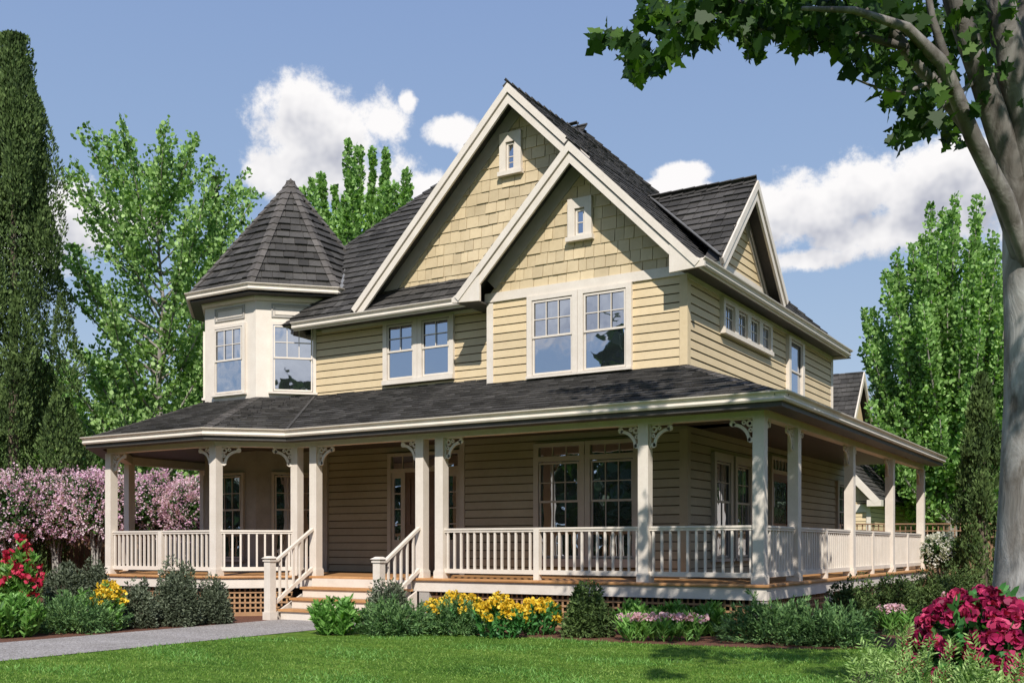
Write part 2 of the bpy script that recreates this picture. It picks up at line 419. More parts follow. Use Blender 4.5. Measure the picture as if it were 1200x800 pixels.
# windows
def window(f, u, wd, z0, z1, cols, rows=(2, 0), split=.5, casing=.09, parent=None, head=.10, label=None, mat='cream_trim', sillw=.06, vis_casing=True, deep=.085, sx=.03):
    """one double hung window; u centre of the glazed opening on the wall frame"""
    parent = parent or house
    c = MB(); h = wd/2
    c.lbox(f, u-h-casing, u-h, 0, deep, z0-.02, z1+head); c.lbox(f, u+h, u+h+casing, 0, deep, z0-.02, z1+head)
    c.lbox(f, u-h, u+h, 0, deep-.002, z1, z1+head)
    win = c.build('window', mat, parent, P(f, u, z0))
    if label: win['label'] = label
    g = MB(); g.quad(P(f, u-h, z0, .031), P(f, u+h, z0, .031), P(f, u+h, z1, .031), P(f, u-h, z1, .031))
    g.build('pane', 'window_glass', win)
    zm = z0+(z1-z0)*split; s_ = MB(); e = .035
    def sash(za, zb, n0, n1, rws):
        s_.lbox(f, u-h+.012, u-h+.012+e, n0, n1, za, zb); s_.lbox(f, u+h-.012-e, u+h-.012, n0, n1, za, zb)
        s_.lbox(f, u-h+.012+e, u+h-.012-e, n0, n1-.001, za, za+e*1.15); s_.lbox(f, u-h+.012+e, u+h-.012-e, n0, n1-.001, zb-e, zb)
        if rws:
            a, b = u-h+.012+e, u+h-.012-e
            for i in range(1, cols):
                q = a+(b-a)*i/cols; s_.lbox(f, q-.009, q+.009, n0+.002, n0+.014, za+e, zb-e)
            for i in range(1, rws):
                q = za+(zb-za)*i/rws; s_.lbox(f, a, b, n0+.003, n0+.013, q-.009, q+.009)
    if split < 1:
        sash(zm-.018, z1-.022, .046, .068, rows[0]); sash(z0, zm+.018, .032, .0455, rows[1])
    else: sash(z0, z1-.022, .033, .058, rows[0])
    s_.build('sash', mat, win)
    d = MB(); d.lbox(f, u-h-casing-sx, u+h+casing+sx, 0, deep+.035, z0-.02-sillw, z0-.0205)
    d.build('sill', mat, win)
    return win
# gable front: upper pair
f1 = fr(0, Y1, FRONT)
for xc in (-10.335, -9.165):
    window(f1, xc, .93, z(3.46), z(4.97), 3, (2, 0), .5, casing=.115, head=.09, sillw=.05, sx=.003)
for xc in (-10.30, -9.13):
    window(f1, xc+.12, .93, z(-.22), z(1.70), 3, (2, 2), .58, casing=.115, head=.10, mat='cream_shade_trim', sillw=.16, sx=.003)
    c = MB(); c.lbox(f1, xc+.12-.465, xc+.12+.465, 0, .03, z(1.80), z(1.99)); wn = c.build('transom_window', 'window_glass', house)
    c = MB(); c.lbox(f1, xc+.12-.58, xc+.12+.58, 0, .084, z(1.992), z(2.07))
    for q in (-.52, .52): c.lbox(f1, xc+.12+q-.055, xc+.12+q+.055, 0, .0835, z(1.801), z(1.99))
    for q in (-.155, .155): c.lbox(f1, xc+.12+q-.01, xc+.12+q+.01, .03, .045, z(1.80), z(1.99))
    c.build('frame', 'cream_shade_trim', wn)
# left upper pair
f2 = fr(0, Y2, FRONT)
for xc in (-14.55, -13.57):
    window(f2, xc, .74, z(3.78), z(5.02), 2, (2, 0), .5, casing=.115, head=.05, sillw=.10, sx=.003)
# gable attic windows
window(f1, -9.70, .22, z(6.13), z(6.66), 1, (2, 0), 1, casing=.155, head=.20, sillw=.09, deep=.10)
window(f2, -11.62, .22, z(7.93), z(8.52), 1, (2, 0), 1, casing=.155, head=.20, sillw=.09, deep=.10)
# right wall: four small ones, one tall one, and the porch level pair
f3 = fr(X1, 0, RIGHT)
for k in range(4):
    window(f3, 20.06+.43+k*.78, .56, z(4.38), z(4.90), 2, (2, 0), 1, casing=.11, head=.10, sillw=.09, deep=.10, sx=-.002)
window(f3, 25.12, .95, z(3.45), z(4.92), 1, (0, 0), .5, casing=.16, head=.08, deep=.10)
for yc in (20.15, 21.35):
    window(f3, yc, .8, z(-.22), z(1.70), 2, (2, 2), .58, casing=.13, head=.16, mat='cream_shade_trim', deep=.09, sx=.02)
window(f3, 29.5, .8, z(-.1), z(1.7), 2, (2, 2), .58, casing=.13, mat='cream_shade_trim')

# front door unit with sidelights and transom
def door_unit(f, u0, u1, z0, ztop, zhead, wood, side, name, label, dl=(.3, .7)):
    m = MB(); cs = .10
    for a, b in ((u0, u0+cs), (u1-cs, u1)): m.lbox(f, a, b, 0, .09, z0, ztop)
    m.lbox(f, u0+cs, u1-cs, 0, .088, ztop-.07, ztop-.001); m.lbox(f, u0+cs, u1-cs, 0, .085, zhead, zhead+.09)
    d0, d1 = u0+cs+side, u1-cs-side
    if side:
        m.lbox(f, d0-.07, d0, 0, .086, z0, zhead-.001); m.lbox(f, d1, d1+.07, 0, .086, z0, zhead-.001)
        for a, b in ((u0+cs, d0-.07), (d1+.07, u1-cs)):
            m.lbox(f, a, b, 0, .05, z0, z0+.75); m.lbox(f, a, a+.07, 0, .05, z0+.75, zhead); m.lbox(f, b-.07, b, 0, .05, z0+.75, zhead)
            m.lbox(f, a+.07, b-.07, 0, .05, zhead-.12, zhead)
            for k in (1, 2, 3):
                q = z0+.75+(zhead-.12-z0-.75)*k/4; m.lbox(f, a+.07, b-.07, .03, .048, q-.012, q+.012)
    fm = m.build(name, 'cream_shade_trim', house, P(f, (u0+u1)/2, z0)); fm['label'] = label
    g = MB()
    if side:
        for a, b in ((u0+cs, d0-.07), (d1+.07, u1-cs)): g.lbox(f, a+.07, b-.07, .0, .029, z0+.75, zhead-.12)
    g.lbox(f, u0+cs, u1-cs, 0, .03, zhead+.09, ztop-.07)
    g.build('pane', 'window_glass', fm)
    t = MB()
    n = max(2, int((u1-u0)/.3))
    for k in range(1, n):
        q = u0+cs+(u1-u0-2*cs)*k/n; t.lbox(f, q-.012, q+.012, .03, .05, zhead+.09, ztop-.07)
    t.build('muntin', 'cream_shade_trim', fm)
    d = MB(); d.lbox(f, d0, d1, 0, .035, z0+.02, zhead-.0)
    st = .13
    for a, b in ((d0, d0+st), (d1-st, d1)): d.lbox(f, a, b, .035, .06, z0+.02, zhead)
    for za, zb in ((z0+.02, z0+.27), (z0+.95, z0+1.1), (zhead-.15, zhead)): d.lbox(f, d0+st, d1-st, .035, .058, za, zb)
    do = d.build('door', wood, fm)
    g = MB(); g.lbox(f, d0+st+.03, d1-st-.03, .0352, .042, z0+1.13, zhead-.18); g.build('door_glass' if not side else 'door_panel', 'window_glass' if not side else wood, fm)
    k = MB(); k.lbox(f, d1-.09, d1-.05, .06, .075, z0+.92, z0+1.12); k.lbox(f, d1-.16, d1-.05, .09, .11, z0+1.0, z0+1.025); k.lbox(f, d1-.08, d1-.06, .075, .11, z0+1.0, z0+1.025)
    k.build('door_handle', 'brass', fm)
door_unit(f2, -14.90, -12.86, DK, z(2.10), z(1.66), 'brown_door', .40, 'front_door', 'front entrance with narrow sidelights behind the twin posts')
door_unit(f3, 23.2, 24.7, DK, z(2.05), z(1.66), 'door_wood', 0, 'side_door', 'dark wooden glazed side door')

# shingled gable walls
mb = MB(); tiles(mb, [(-11.88, Y1, z(5.2)), (X1, Y1, z(5.2)), (-9.69, Y1, z(7.62))], .24, .17, .34, .020, rng, V=V3(0, 0, 1), jit=.008, vary=.5)
o = mb.build('gable_wall', 'yellow_shingle', house)
mb = MB(); tiles(mb, [(-15.6, Y2, z(5.2)), (-7.2, Y2, z(5.2)), (-11.4, Y2, z(9.40))], .24, .17, .34, .020, rng, V=V3(0, 0, 1), jit=.008, vary=.5)
o = mb.build('gable_wall', 'yellow_shingle', house)
DX = -7.46
mb = MB(); tiles(mb, [(DX, 19.25, z(5.25)), (DX, 23.03, z(5.25)), (DX, 21.14, z(7.35))], .17, 99, 99, .019, rng, V=V3(0, 0, 1), jit=0, vary=.08, groove=.017)
o = mb.build('gable_wall', 'yellow_siding', house, mat0='lap_shadow')
mb = MB(); mb.prism([(DX+.02, 19.3, z(5.3)), (DX+.02, 22.98, z(5.3)), (DX+.02, 22.66, z(5.68)), (DX+.02, 19.62, z(5.68))], V3(1, 0, 0), 0, .025)
mb.build('frieze_board', 'cream_trim', house)

# ---- roofs
def nrm(p): 
    P_ = [Vector(q) for q in p]; n = (P_[1]-P_[0]).cross(P_[2]-P_[0]).normalized()
    return n if n.z > 0 else -n
def slope(polys, name='roof_slope', expo=.245, th=.032, w=(.16, .34), parent=None, mat='roof_shake'):
    mb = MB()
    for p in polys: tiles(mb, p, expo, w[0], w[1], th, rng, eps=.006)
    return mb.build(name, mat, parent or house)
EX, EZ = -7.05, z(5.17)          # right eave
RZ = z(10.60); RY = 23.45; RX = EX-(RZ-EZ)   # main ridge
EY, EYB, EXL = 18.32, 28.55, -20.05
RXL = -14.95
AZ = EZ+(EX+11.4)*1.0*-1*-1      # apex height of big gable  (EX - x)
AZ = EZ+(-11.4-EX)*-1
A2 = EZ+(-9.69-EX)*-1
YR1, YR2 = 17.86, 18.37          # rake planes
# right slope (one plane from front gable to rear hip)
main = slope([[(EX, YR1, EZ), (EX, EYB, EZ), (RX, RY, RZ), (-11.4, 21.6, AZ), (-9.69, YR1, A2)],
              [(-9.69, YR2, A2+.0), (-9.68, 22.0, A2), (-11.4, 22.0, AZ), (-11.4, YR2, AZ)]], 'roof_slope', th=.017)
# left slopes of both gables
slope([[(-11.4, YR2, AZ), (-11.4, 23.0, AZ), (-15.6, 23.0, AZ-4.2), (-15.6, YR2, AZ-4.2)][::-1]])
slope([[(-9.69, YR1, A2), (-9.69, Y2-.0, A2), (-12.33, Y2, A2-2.64), (-12.33, YR1, A2-2.64)][::-1]])
# hip roof front, left, rear
slope([[(EXL, EY, EZ+.03), (-12.2, EY, EZ+.03), (-12.2, RY, RZ), (RXL, RY, RZ)]])
slope([[(EXL, EYB, EZ+.03), (EXL, EY, EZ+.03), (RXL, RY, RZ)]], expo=.4)
slope([[(EX, EYB, EZ), (EXL, EYB, EZ), (RXL, RY, RZ), (RX, RY, RZ)]], expo=.4)
# dormer
DA = z(7.55); DHX = EX-(DA-EZ)
DR = -7.06
for s_ in (-1, 1):
    b = 2.08
    q = [(DR, 21.14+s_*b, DA-b), (DR, 21.14, DA), (DHX-.1, 21.14, DA), (DHX-.1+b, 21.14+s_*b, DA-b)]
    if s_ > 0: pass
    q = [(DR, 21.14+s_*b, DA-b), (DR-.001, 21.14+s_*b, DA-b), (DHX, 21.14, DA), (DR, 21.14, DA)]
    q = [q[0], q[3], q[2]]
    o = slope([q if s_ > 0 else [q[0], q[2], q[1]]], 'dormer_roof')
nR = V3(1, 0, 1).normalized(); nLf = V3(-1, 0, 1).normalized(); nF = nrm([(EXL, EY, EZ), (-12, EY, EZ), (RXL, RY, RZ)])
nB = V3(nF.x, -nF.y, nF.z); nL = nrm([(EXL, EYB, EZ+.03), (EXL, EY, EZ+.03), (RXL, RY, RZ)])
nRm = nrm([(EX, EYB, EZ), (RX, RY, RZ), (EX, YR1, EZ)])
mb = MB(); caps(mb, (-11.4, YR2-.03, AZ), (-11.4, 22.3, AZ), nR, nLf, .11); mb.build('ridge_cap', 'roof_shake', house)
mb = MB(); caps(mb, (-9.69, YR1-.03, A2), (-9.69, Y2, A2), nR, nLf, .11); mb.build('ridge_cap', 'roof_shake', house)
mb = MB(); caps(mb, (EX, EYB, EZ), (RX, RY, RZ), nR, nB, .12); mb.build('ridge_cap', 'roof_shake', house)
mb = MB(); caps(mb, (EXL, EY, EZ), (RXL, RY, RZ), nF, nL, .12); mb.build('ridge_cap', 'roof_shake', house)
mb = MB(); caps(mb, (RX, RY, RZ), (RXL, RY, RZ), nF, nB, .12); mb.build('ridge_cap', 'roof_shake', house)
mb = MB(); caps(mb, (DR, 21.14, DA), (DHX-.05, 21.14, DA), V3(0, 1, 1).normalized(), V3(0, -1, 1).normalized(), .11); mb.build('ridge_cap', 'roof_shake', house)
# valley flashing of the dormer
mb = MB(); a = V3(DR-.02, 21.14-2.08, DA-2.08); b = V3(DHX, 21.14, DA)
mb.bar(a+V3(.02, -.03, .05), b+V3(.02, -.03, .05), .09, .02, V3(1, -.3, 1))
mb.build('valley_flashing', 'metal_flashing', house)

# rake boards: two stepped boards, soffit, wall-side frieze
def rake(ap, ends, out, Nw, wallpos, cut=1.0, tip=0):
    """ap apex point, ends list of eave points, out = outward unit vec; the rake lies below the roof edge"""
    for e in ends:
        a = Vector(ap); e = Vector(e); d = (e-a).normalized()
        side = V3(d.x, d.y, 0).normalized(); dn = V3(-side.x*d.z*-1, -side.y*d.z*-1, 0)
        perp = out.cross(d).normalized()
        if perp.z > 0: perp = -perp
        def strip(t0, t1, o0, o1, m):
            # mitre at the apex: vertical plane through apex
            def foot(t):                 # slide along d so that the point sits on the vertical apex line
                q = a+perp*t; k = -((q-a).dot(side))/d.dot(side); return q+d*k
            m.prism([foot(t0), e+perp*t0, e+perp*t1, foot(t1)], out, o0, o1)
        m = MB(); strip(-.005, .125, -.04, .035, m)
        e_full = e; e = e-d*tip; strip(.150, .285, -.05, .0, m)
        m.build('rake_board', 'cream_trim', house)
        m = MB(); strip(.04, .06, -wallpos+.0, -.052, m); m.build('rake_soffit', 'soffit_shade', house)
        e = a+(e_full-a)*cut; m = MB(); strip(.065, .33, -wallpos+.0, -wallpos+.05, m); m.build('rake_frieze', 'cream_shade_trim', house)
FO = V3(0, -1, 0); RO = V3(1, 0, 0)
rake((-9.69, YR1, A2), [(EX+.03, YR1, EZ-.03), (-12.33-.03, YR1, EZ-.03)], FO, None, Y1-YR1, .84, .15)
rake((-11.4, YR2, AZ), [(-15.55, YR2, AZ-4.15), (-8.9, YR2, AZ-2.5)], FO, None, Y2-YR2)
rake((DR, 21.14, DA), [(DR, 21.14-2.08, DA-2.08), (DR, 21.14+2.08, DA-2.08)], RO, None, DR-DX)
# dark fascia edge of shakes at rakes is given by the shakes themselves
# eave returns of the front gable
for s_, xe in ((1, EX), (-1, -12.33)):
    m = MB(); xw = X1 if s_ > 0 else -11.88
    x_in = xw-.0*s_
    q = [(x_in-.12*s_, YR1, z(5.0)), (xe+.12*s_, YR1, z(5.035)), (xe+.12*s_, YR1, z(5.13)), (xe-.05*s_, YR1, z(5.22)), (x_in-.12*s_, YR1, z(5.52))]
    m.prism(q if s_ > 0 else q[::-1], FO, -.045, .012)
    m.build('eave_return', 'cream_trim', house)
# soffits
m = MB(); m.box(X1-.02, EX+.02, YR1+.05, EYB, z(5.085), z(5.11)); m.box(-11.88+.0, -12.35, YR1+.05, Y2, z(5.02), z(5.05))
m.box(-16.9, -12.352, EY+.0, Y2-.001, z(5.125), z(5.15)); m.box(X1-3, EX, YB+.0-.03, EYB+.35, z(5.06), z(5.084))
m.build('soffit', 'soffit_shade', house)

GUT = [(0, -.15), (.055, -.15), (.075, -.12), (.06, -.085), (.07, -.05), (.115, -.02), (.12, 0.0), (.105, 0.0), (.10, -.02), (0.0, -.03)]
def gutter(path, ztop, name='gutter', mat='cream_trim', fascia=.16, parent=None):
    m = MB(); sweep(m, path, [(d, ztop+h) for d, h in GUT])
    sweep(m, path, [(-.03, ztop-.19), (-.002, ztop-.19), (-.002, ztop-.02), (-.03, ztop-.02)])
    o = m.build(name, mat, parent or house); return o
gutter([(EX+.0, YR1+.04), (EX+.0, EYB+.0), (EX-3, EYB)], z(5.22))
gutter([(-17.3, EY+.0), (-12.36, EY+.0)], z(5.24))

# ---- turret
def octo(a, only=None):
    h = a*tan(pi/8)
    return [V3(TX-h, TY-a, 0), V3(TX+h, TY-a, 0), V3(TX+a, TY-h, 0), V3(TX+a, TY+h, 0), V3(TX+h, TY+a, 0), V3(TX-h, TY+a, 0), V3(TX-a, TY+h, 0), V3(TX-a, TY-h, 0)]
o8 = octo(TA)
def octwall(z0, z1, name, mat):
    m = MB()
    for i in range(8):
        a, b = o8[i], o8[(i+1) % 8]; m.quad(a+V3(0, 0, z0), b+V3(0, 0, z0), b+V3(0, 0, z1), a+V3(0, 0, z1))
    return m.build(name, mat, house)
octwall(z(3.2), z(5.92), 'turret_wall', 'cream_trim'); octwall(DK, z(2.25), 'turret_wall', 'porch_turret_shade')
tf = [fr(TX, TY-TA, 0), (V3((o8[1].x+o8[2].x)/2, (o8[1].y+o8[2].y)/2, 0), V3(.70711, .70711, 0), V3(.70711, -.70711, 0))]
tl = (V3((o8[7].x+o8[0].x)/2, (o8[7].y+o8[0].y)/2, 0), V3(.70711, -.70711, 0), V3(-.70711, -.70711, 0))
tr = (V3(TX+TA, TY, 0), V3(0, 1, 0), V3(1, 0, 0))
for i, f in enumerate(tf+[tl]):
    window(f, 0, .93, z(3.68), z(5.24), 3, (2, 0), .5, casing=.075, head=.07, sillw=.05, deep=.06)
    # recessed panel under the eave
    m = MB(); a, b, c, d = -.50, .50, z(5.42), z(5.74)
    for q in ((a, b, d-.035, d), (a, b, c, c+.035), (a, a+.035, c+.036, d-.036), (b-.035, b, c+.036, d-.036)): m.lbox(f, q[0], q[1], 0, .03, q[2], q[3])
    for q in ((a+.07, b-.07, d-.075, d-.06), (a+.07, b-.07, c+.06, c+.075), (a+.07, a+.085, c+.076, d-.076), (b-.085, b-.07, c+.076, d-.076)): m.lbox(f, q[0], q[1], 0, .015, q[2], q[3])
    m.build('turret_panel', 'cream_shade_trim', house)
    window(f, 0, .86, z(-.28), z(1.70), 3, (2, 2), .58, casing=.07, head=.06, sillw=.06, deep=.06, mat='cream_shade_trim')
m = MB(); sweep(m, [tuple(p) for p in o8], [(0, z(5.80)), (.05, z(5.80)), (.08, z(5.86)), (.08, z(5.90)), (0, z(5.90))], True)
m.build('frieze_board', 'cream_trim', house)
TE = TA+.36; e8 = octo(TE); TZ = z(6.06)
m = MB(); sweep(m, [tuple(p) for p in o8], [(-.02, z(5.905)), (.34, z(5.905)), (.34, z(5.93)), (-.02, z(5.93))], True); m.build('soffit', 'soffit_shade', house)
m = MB(); sweep(m, [tuple(p) for p in e8], [(d, TZ+.05+h) for d, h in GUT], True); m.build('gutter', 'cream_trim', house)
apx = V3(TX, TY, z(9.34)); mb = MB(); cp = MB()
N8 = []
for i in range(8):
    a = e8[i]+V3(0, 0, TZ); b = e8[(i+1) % 8]+V3(0, 0, TZ); tiles(mb, [a, b, apx], .26, .17, .34, .045, rng, eps=.006); N8.append(nrm([a, b, apx]))
for i in range(8):
    caps(cp, e8[i]+V3(0, 0, TZ), apx, N8[i], N8[i-1], .105, .25, .028, .045)
mb.build('turret_roof', 'roof_shake', house); cp.build('turret_hip_cap', 'ridge_cap', house)
m = MB(); m.tube([apx-V3(0, 0, .05), apx+V3(0, 0, .1)], [.10, .015], 8); m.build('finial', 'ridge_cap', house)
# flashing where the turret roof meets the main roof
m = MB(); m.bar((-16.55, 19.15, z(6.12)), (-17.55, 20.75, z(7.66)), .10, .02, V3(.6, -.6, 1)); m.build('valley_flashing', 'metal_flashing', house)

# ---- porch roof
PE = z(2.33)
E = [(-22.55, 19.9), (-22.55, 17.2), (-19.93, 14.64), (-16.24, 14.64), (-15.10, 15.78), (-4.88, 15.78), (-4.88, 29.85)]
E1_, E2_, E3_, E4_, E5_ = [V3(*p, PE) for p in E[2:7]]
TL, TR = V3(o8[0].x, o8[0].y, z(3.50)), V3(o8[1].x, o8[1].y, z(3.50))
VT = V3(-17.15, Y2, z(3.50)); W1 = V3(-11.88, Y1, z(3.32)); WC = V3(X1, Y1, z(3.36))
sl = (WC.z-PE)/(Y1-E4_.y)
zz = lambda y: PE+sl*(y-E4_.y)
VT.z = zz(Y2)
pn = []
def pslope(poly): 
    slope([poly], 'porch_roof', expo=.185, th=.03, w=(.15, .34))
pslope([E1_, E2_, TR, TL])
pslope([E2_, E3_, V3(VT.x, VT.y, VT.z)])
pslope([E2_, V3(VT.x, VT.y, VT.z), TR])
pslope([E3_, E4_, V3(X1, Y1, zz(Y1)), V3(-11.88, Y1, zz(Y1)), V3(-11.88-.0, Y1, zz(Y1))][:4]+[V3(-11.9, Y1, zz(Y1))])
pslope([E3_, V3(-11.9, Y1, zz(Y1)), V3(-11.9, Y2, zz(Y2)), VT])
pslope([E4_, E5_, V3(X1, 29.85, zz(Y1)), V3(X1, Y1, zz(Y1))])
pslope([V3(-22.55, 17.2, PE), E1_, TL, V3(TX-TA, TY-HS, z(3.3))])
pslope([V3(-22.55, 20.9, PE), V3(-22.55, 17.2, PE), V3(TX-TA, TY-HS, z(3.3)), V3(TX-TA, 20.9, z(3.3))])
nPF = nrm([E3_, E4_, WC]); nPR = nrm([E4_, E5_, WC]); nBF = nrm([E1_, E2_, TR]); nBD = nrm([E2_, E3_, VT]); nBL = nrm([V3(-22.55, 17.2, PE), E1_, TL])
for q in ((E4_, V3(X1, Y1, zz(Y1)), nPF, nPR), (E2_, TR, nBF, nBD), (E1_, TL, nBF, nBL)):
    cp = MB(); caps(cp, *q, .12, .21, .022, .02); cp.build('porch_hip_cap', 'ridge_cap', house)
m = MB(); m.bar(E3_+V3(0, 0, .035), VT+V3(0, 0, .035), .05, .02); m.build('valley_flashing', 'roof_shake', house)
m = MB(); sweep(m, E, [(d, z(2.37)+h) for d, h in GUT]); m.build('gutter', 'cream_trim', house)
PP = [(-22.03, 19.9), (-22.03, 17.45), (-19.73, 15.15), (-16.44, 15.15), (-15.30, 16.29), (X0, Y0), (X0, 29.56)]
m = MB(); sweep(m, E, [(-.32, z(2.14)), (.0, z(2.14)), (.0, z(2.345)), (-.32, z(2.345))]); m.build('fascia', 'soffit_shade', house)
# beam
m = MB(); sweep(m, PP, [(-.09, z(2.05)), (.09, z(2.05)), (.09, z(2.245)), (-.09, z(2.245))]); m.build('porch_beam', 'cream_trim', house)
m = MB(); sweep(m, PP, [(.09, z(2.19)), (.118, z(2.19)), (.118, z(2.244)), (.09, z(2.244))]); m.build('beam_moulding', 'cream_trim', house)
# ceiling and soffit
m = MB()
poly = [(-22.4, 20.9), (-22.4, 17.3), (-19.9, 14.85), (-16.3, 14.85), (-15.2, 15.95), (-5.1, 15.95), (-5.1, 29.8), (-7.45, 29.8), (-7.45, 18.5), (-12, 18.5), (-12, 21)]
for q in ([0, 1, 2, 3, 4, 10], ): pass
m.quad(*[(x, y, z(2.25)) for x, y in ((-22.4, 20.9), (-22.4, 17.3), (-19.9, 14.85), (-16.3, 14.85), (-15.2, 15.95), (-15.2, 20.9))])
m.quad(*[(x, y, z(2.25)) for x, y in ((-15.2, 15.95), (-5.1, 15.95), (-5.1, 18.45), (-15.2, 20.9))])
m.quad(*[(x, y, z(2.25)) for x, y in ((-5.1, 18.45), (-5.1, 29.8), (-7.5, 29.8), (-7.5, 18.45))])
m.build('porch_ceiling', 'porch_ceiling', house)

# ---- deck
DP = [(-22.2, 20.9), (-22.2, 17.38), (-19.80, 14.98), (-16.37, 14.98), (-15.23, 16.12), (-5.22, 16.12), (-5.22, 29.75)]
m = MB()
m.quad(*[(x, y, DK) for x, y in ((-22.2, 20.9), (-22.2, 17.38), (-19.8, 14.98), (-16.37, 14.98), (-15.23, 16.12), (-15.23, 20.9))])
m.quad(*[(x, y, DK) for x, y in ((-15.23, 16.12), (-5.22, 16.12), (-5.22, 18.45), (-15.23, 20.9))])
m.quad(*[(x, y, DK) for x, y in ((-5.22, 18.45), (-5.22, 29.75), (-7.55, 29.75), (-7.55, 18.45))])
sweep(m, DP, [(-.1, DK-.045), (.03, DK-.045), (.035, DK-.022), (.03, DK+.002), (-.1, DK+.002)])
m.build('porch_deck', 'deck_wood', house)
m = MB(); sweep(m, DP, [(-.06, DK-.25), (-.012, DK-.25), (-.012, DK-.047), (-.06, DK-.047)]); m.build('deck_fascia', 'cream_trim', house)
m = MB(); sweep(m, [(x, y) for x, y in DP], [(-.32, .0), (-.30, .0), (-.30, DK-.2), (-.32, DK-.2)]); m.build('crawl_space_dark', 'dark_void', house)  # near-black sheet behind the lattice, painted darkness of the space below the deck
# lattice
def lattice(a, b, z0, z1):
    a = V3(*a, 0); b = V3(*b, 0); L = (b-a).length; U = (b-a).normalized(); N = V3(U.y, -U.x, 0); f = (a, U, N); m = MB()
    st = .105
    for i in range(int(L/st)+1):
        u = i*st; m.lbox(f, u, u+.035, -.13, -.118, z0+.05, z1)
    for i in range(int((z1-z0)/st)+1):
        q = z0+.05+i*st; m.lbox(f, 0, L, -.117, -.105, q, min(q+.035, z1))
    m.lbox(f, 0, L, -.135, -.10, z0, z0+.048)
    m.build('lattice_panel', 'lattice_wood', house)
lz1 = DK-.25
for a, b in (((-22.2, 20.9), (-22.2, 17.38)), ((-22.2, 17.38), (-19.8, 14.98)), ((-19.8, 14.98), (-16.37, 14.98)), ((-16.37, 14.98), (-15.23, 16.12)),
             ((-11.9, 16.12), (-8.5, 16.12)), ((-8.5, 16.12), (-5.22, 16.12)), ((-5.22, 16.12), (-5.22, 20)), ((-5.22, 20), (-5.22, 24)), ((-5.22, 24), (-5.22, 29.75))):
    lattice(a, b, .0, lz1)
pm = MB(); pm.box(-.12, .12, -.12, .12, 0, lz1)
pier = None
def copymesh(name, me, parent, wloc, rz=0):
    o = link(name, me, parent, wloc); o.rotation_euler.z = rz; return o
pier = pm.build('pier', 'cream_shade_trim', house, (0, 0, 0)); pme = pier.data; bpy.data.objects.remove(pier)
for x, y in ((-5.36, 16.27), (-5.36, 20.0), (-5.36, 24.0), (-5.36, 28.0), (-8.5, 16.27), (-11.9, 16.27), (-16.4, 15.16), (-19.7, 15.16)):
    copymesh('pier', pme, house, (x, y, 0))

# ---- posts
m = MB(); hw = .093
m.box(-hw, hw, -hw, hw, .001, z(2.05)-DK)
m.box(-hw-.02, hw+.02, -hw-.02, hw+.02, .0015, .13); m.box(-hw-.012, hw+.012, -hw-.012, hw+.012, .13, .155)
o = m.build('porch_post', 'cream_trim', house, (0, 0, 0)); POST = o.data; bpy.data.objects.remove(o)
POSTS = [(-19.73, 15.15), (-16.44, 15.15), (-15.28, 16.29), (-14.76, 16.29), (-12.05, 16.29), (-11.59, 16.29), (-7.38, 16.29), (-5.39, 16.29),
         (-5.39, 18.14), (-5.39, 22.0), (-5.39, 25.79), (-5.39, 29.56), (-22.03, 17.45), (-22.03, 19.9)]
for x, y in POSTS: copymesh('porch_post', POST, house, (x, y, DK))

# ---- brackets
def bracket_mesh():
    m = MB(); t = .03
    def arc(cx, cy, r0, r1, a0, a1, n=10):
        for i in range(n):
            p = [a0+(a1-a0)*(i+j)/n for j in (0, 1)]
            q = [(cx+r0*cos(p[0]), 0, cy+r0*sin(p[0])), (cx+r1*cos(p[0]), 0, cy+r1*sin(p[0])), (cx+r1*cos(p[1]), 0, cy+r1*sin(p[1])), (cx+r0*cos(p[1]), 0, cy+r0*sin(p[1]))]
            m.prism(q, V3(0, 1, 0), -t/2, t/2)
    m.box(0, .40, -.022, .022, -.022, -.001); m.box(0, .022, -.022, .022, -.40, -.022)
    arc(.36, -.37, .25, .305, pi/2, pi, 12)
    arc(.075, -.085, .028, .058, 0, 2*pi, 12); arc(.36, -.075, .0, .05, 0, 2*pi, 10); arc(.06, -.35, .0, .045, 0, 2*pi, 10)
    arc(.17, -.065, .015, .038, 0, 2*pi, 8); arc(.06, -.19, .015, .038, 0, 2*pi, 8)
    o = m.build('bracket', 'cream_trim', house, (0, 0, 0)); me = o.data; bpy.data.objects.remove(o); return me
BR = bracket_mesh()
def br(x, y, ang):
    a = radians(ang); copymesh('bracket', BR, house, (x+hw*cos(a), y+hw*sin(a), z(2.05)), a)
br(-19.73, 15.15, 0); br(-19.73, 15.15, 135); br(-16.44, 15.15, 180); br(-16.44, 15.15, 45); br(-15.28, 16.29, 225); br(-14.76, 16.29, 0); br(-12.05, 16.29, 180)
br(-11.59, 16.29, 0); br(-7.38, 16.29, 180); br(-7.38, 16.29, 0); br(-5.39, 16.29, 180); br(-5.39, 16.29, 90)
for y in (18.14, 22.0, 25.79, 29.56):
    br(-5.39, y, -90)
    if y < 29: br(-5.39, y, 90)

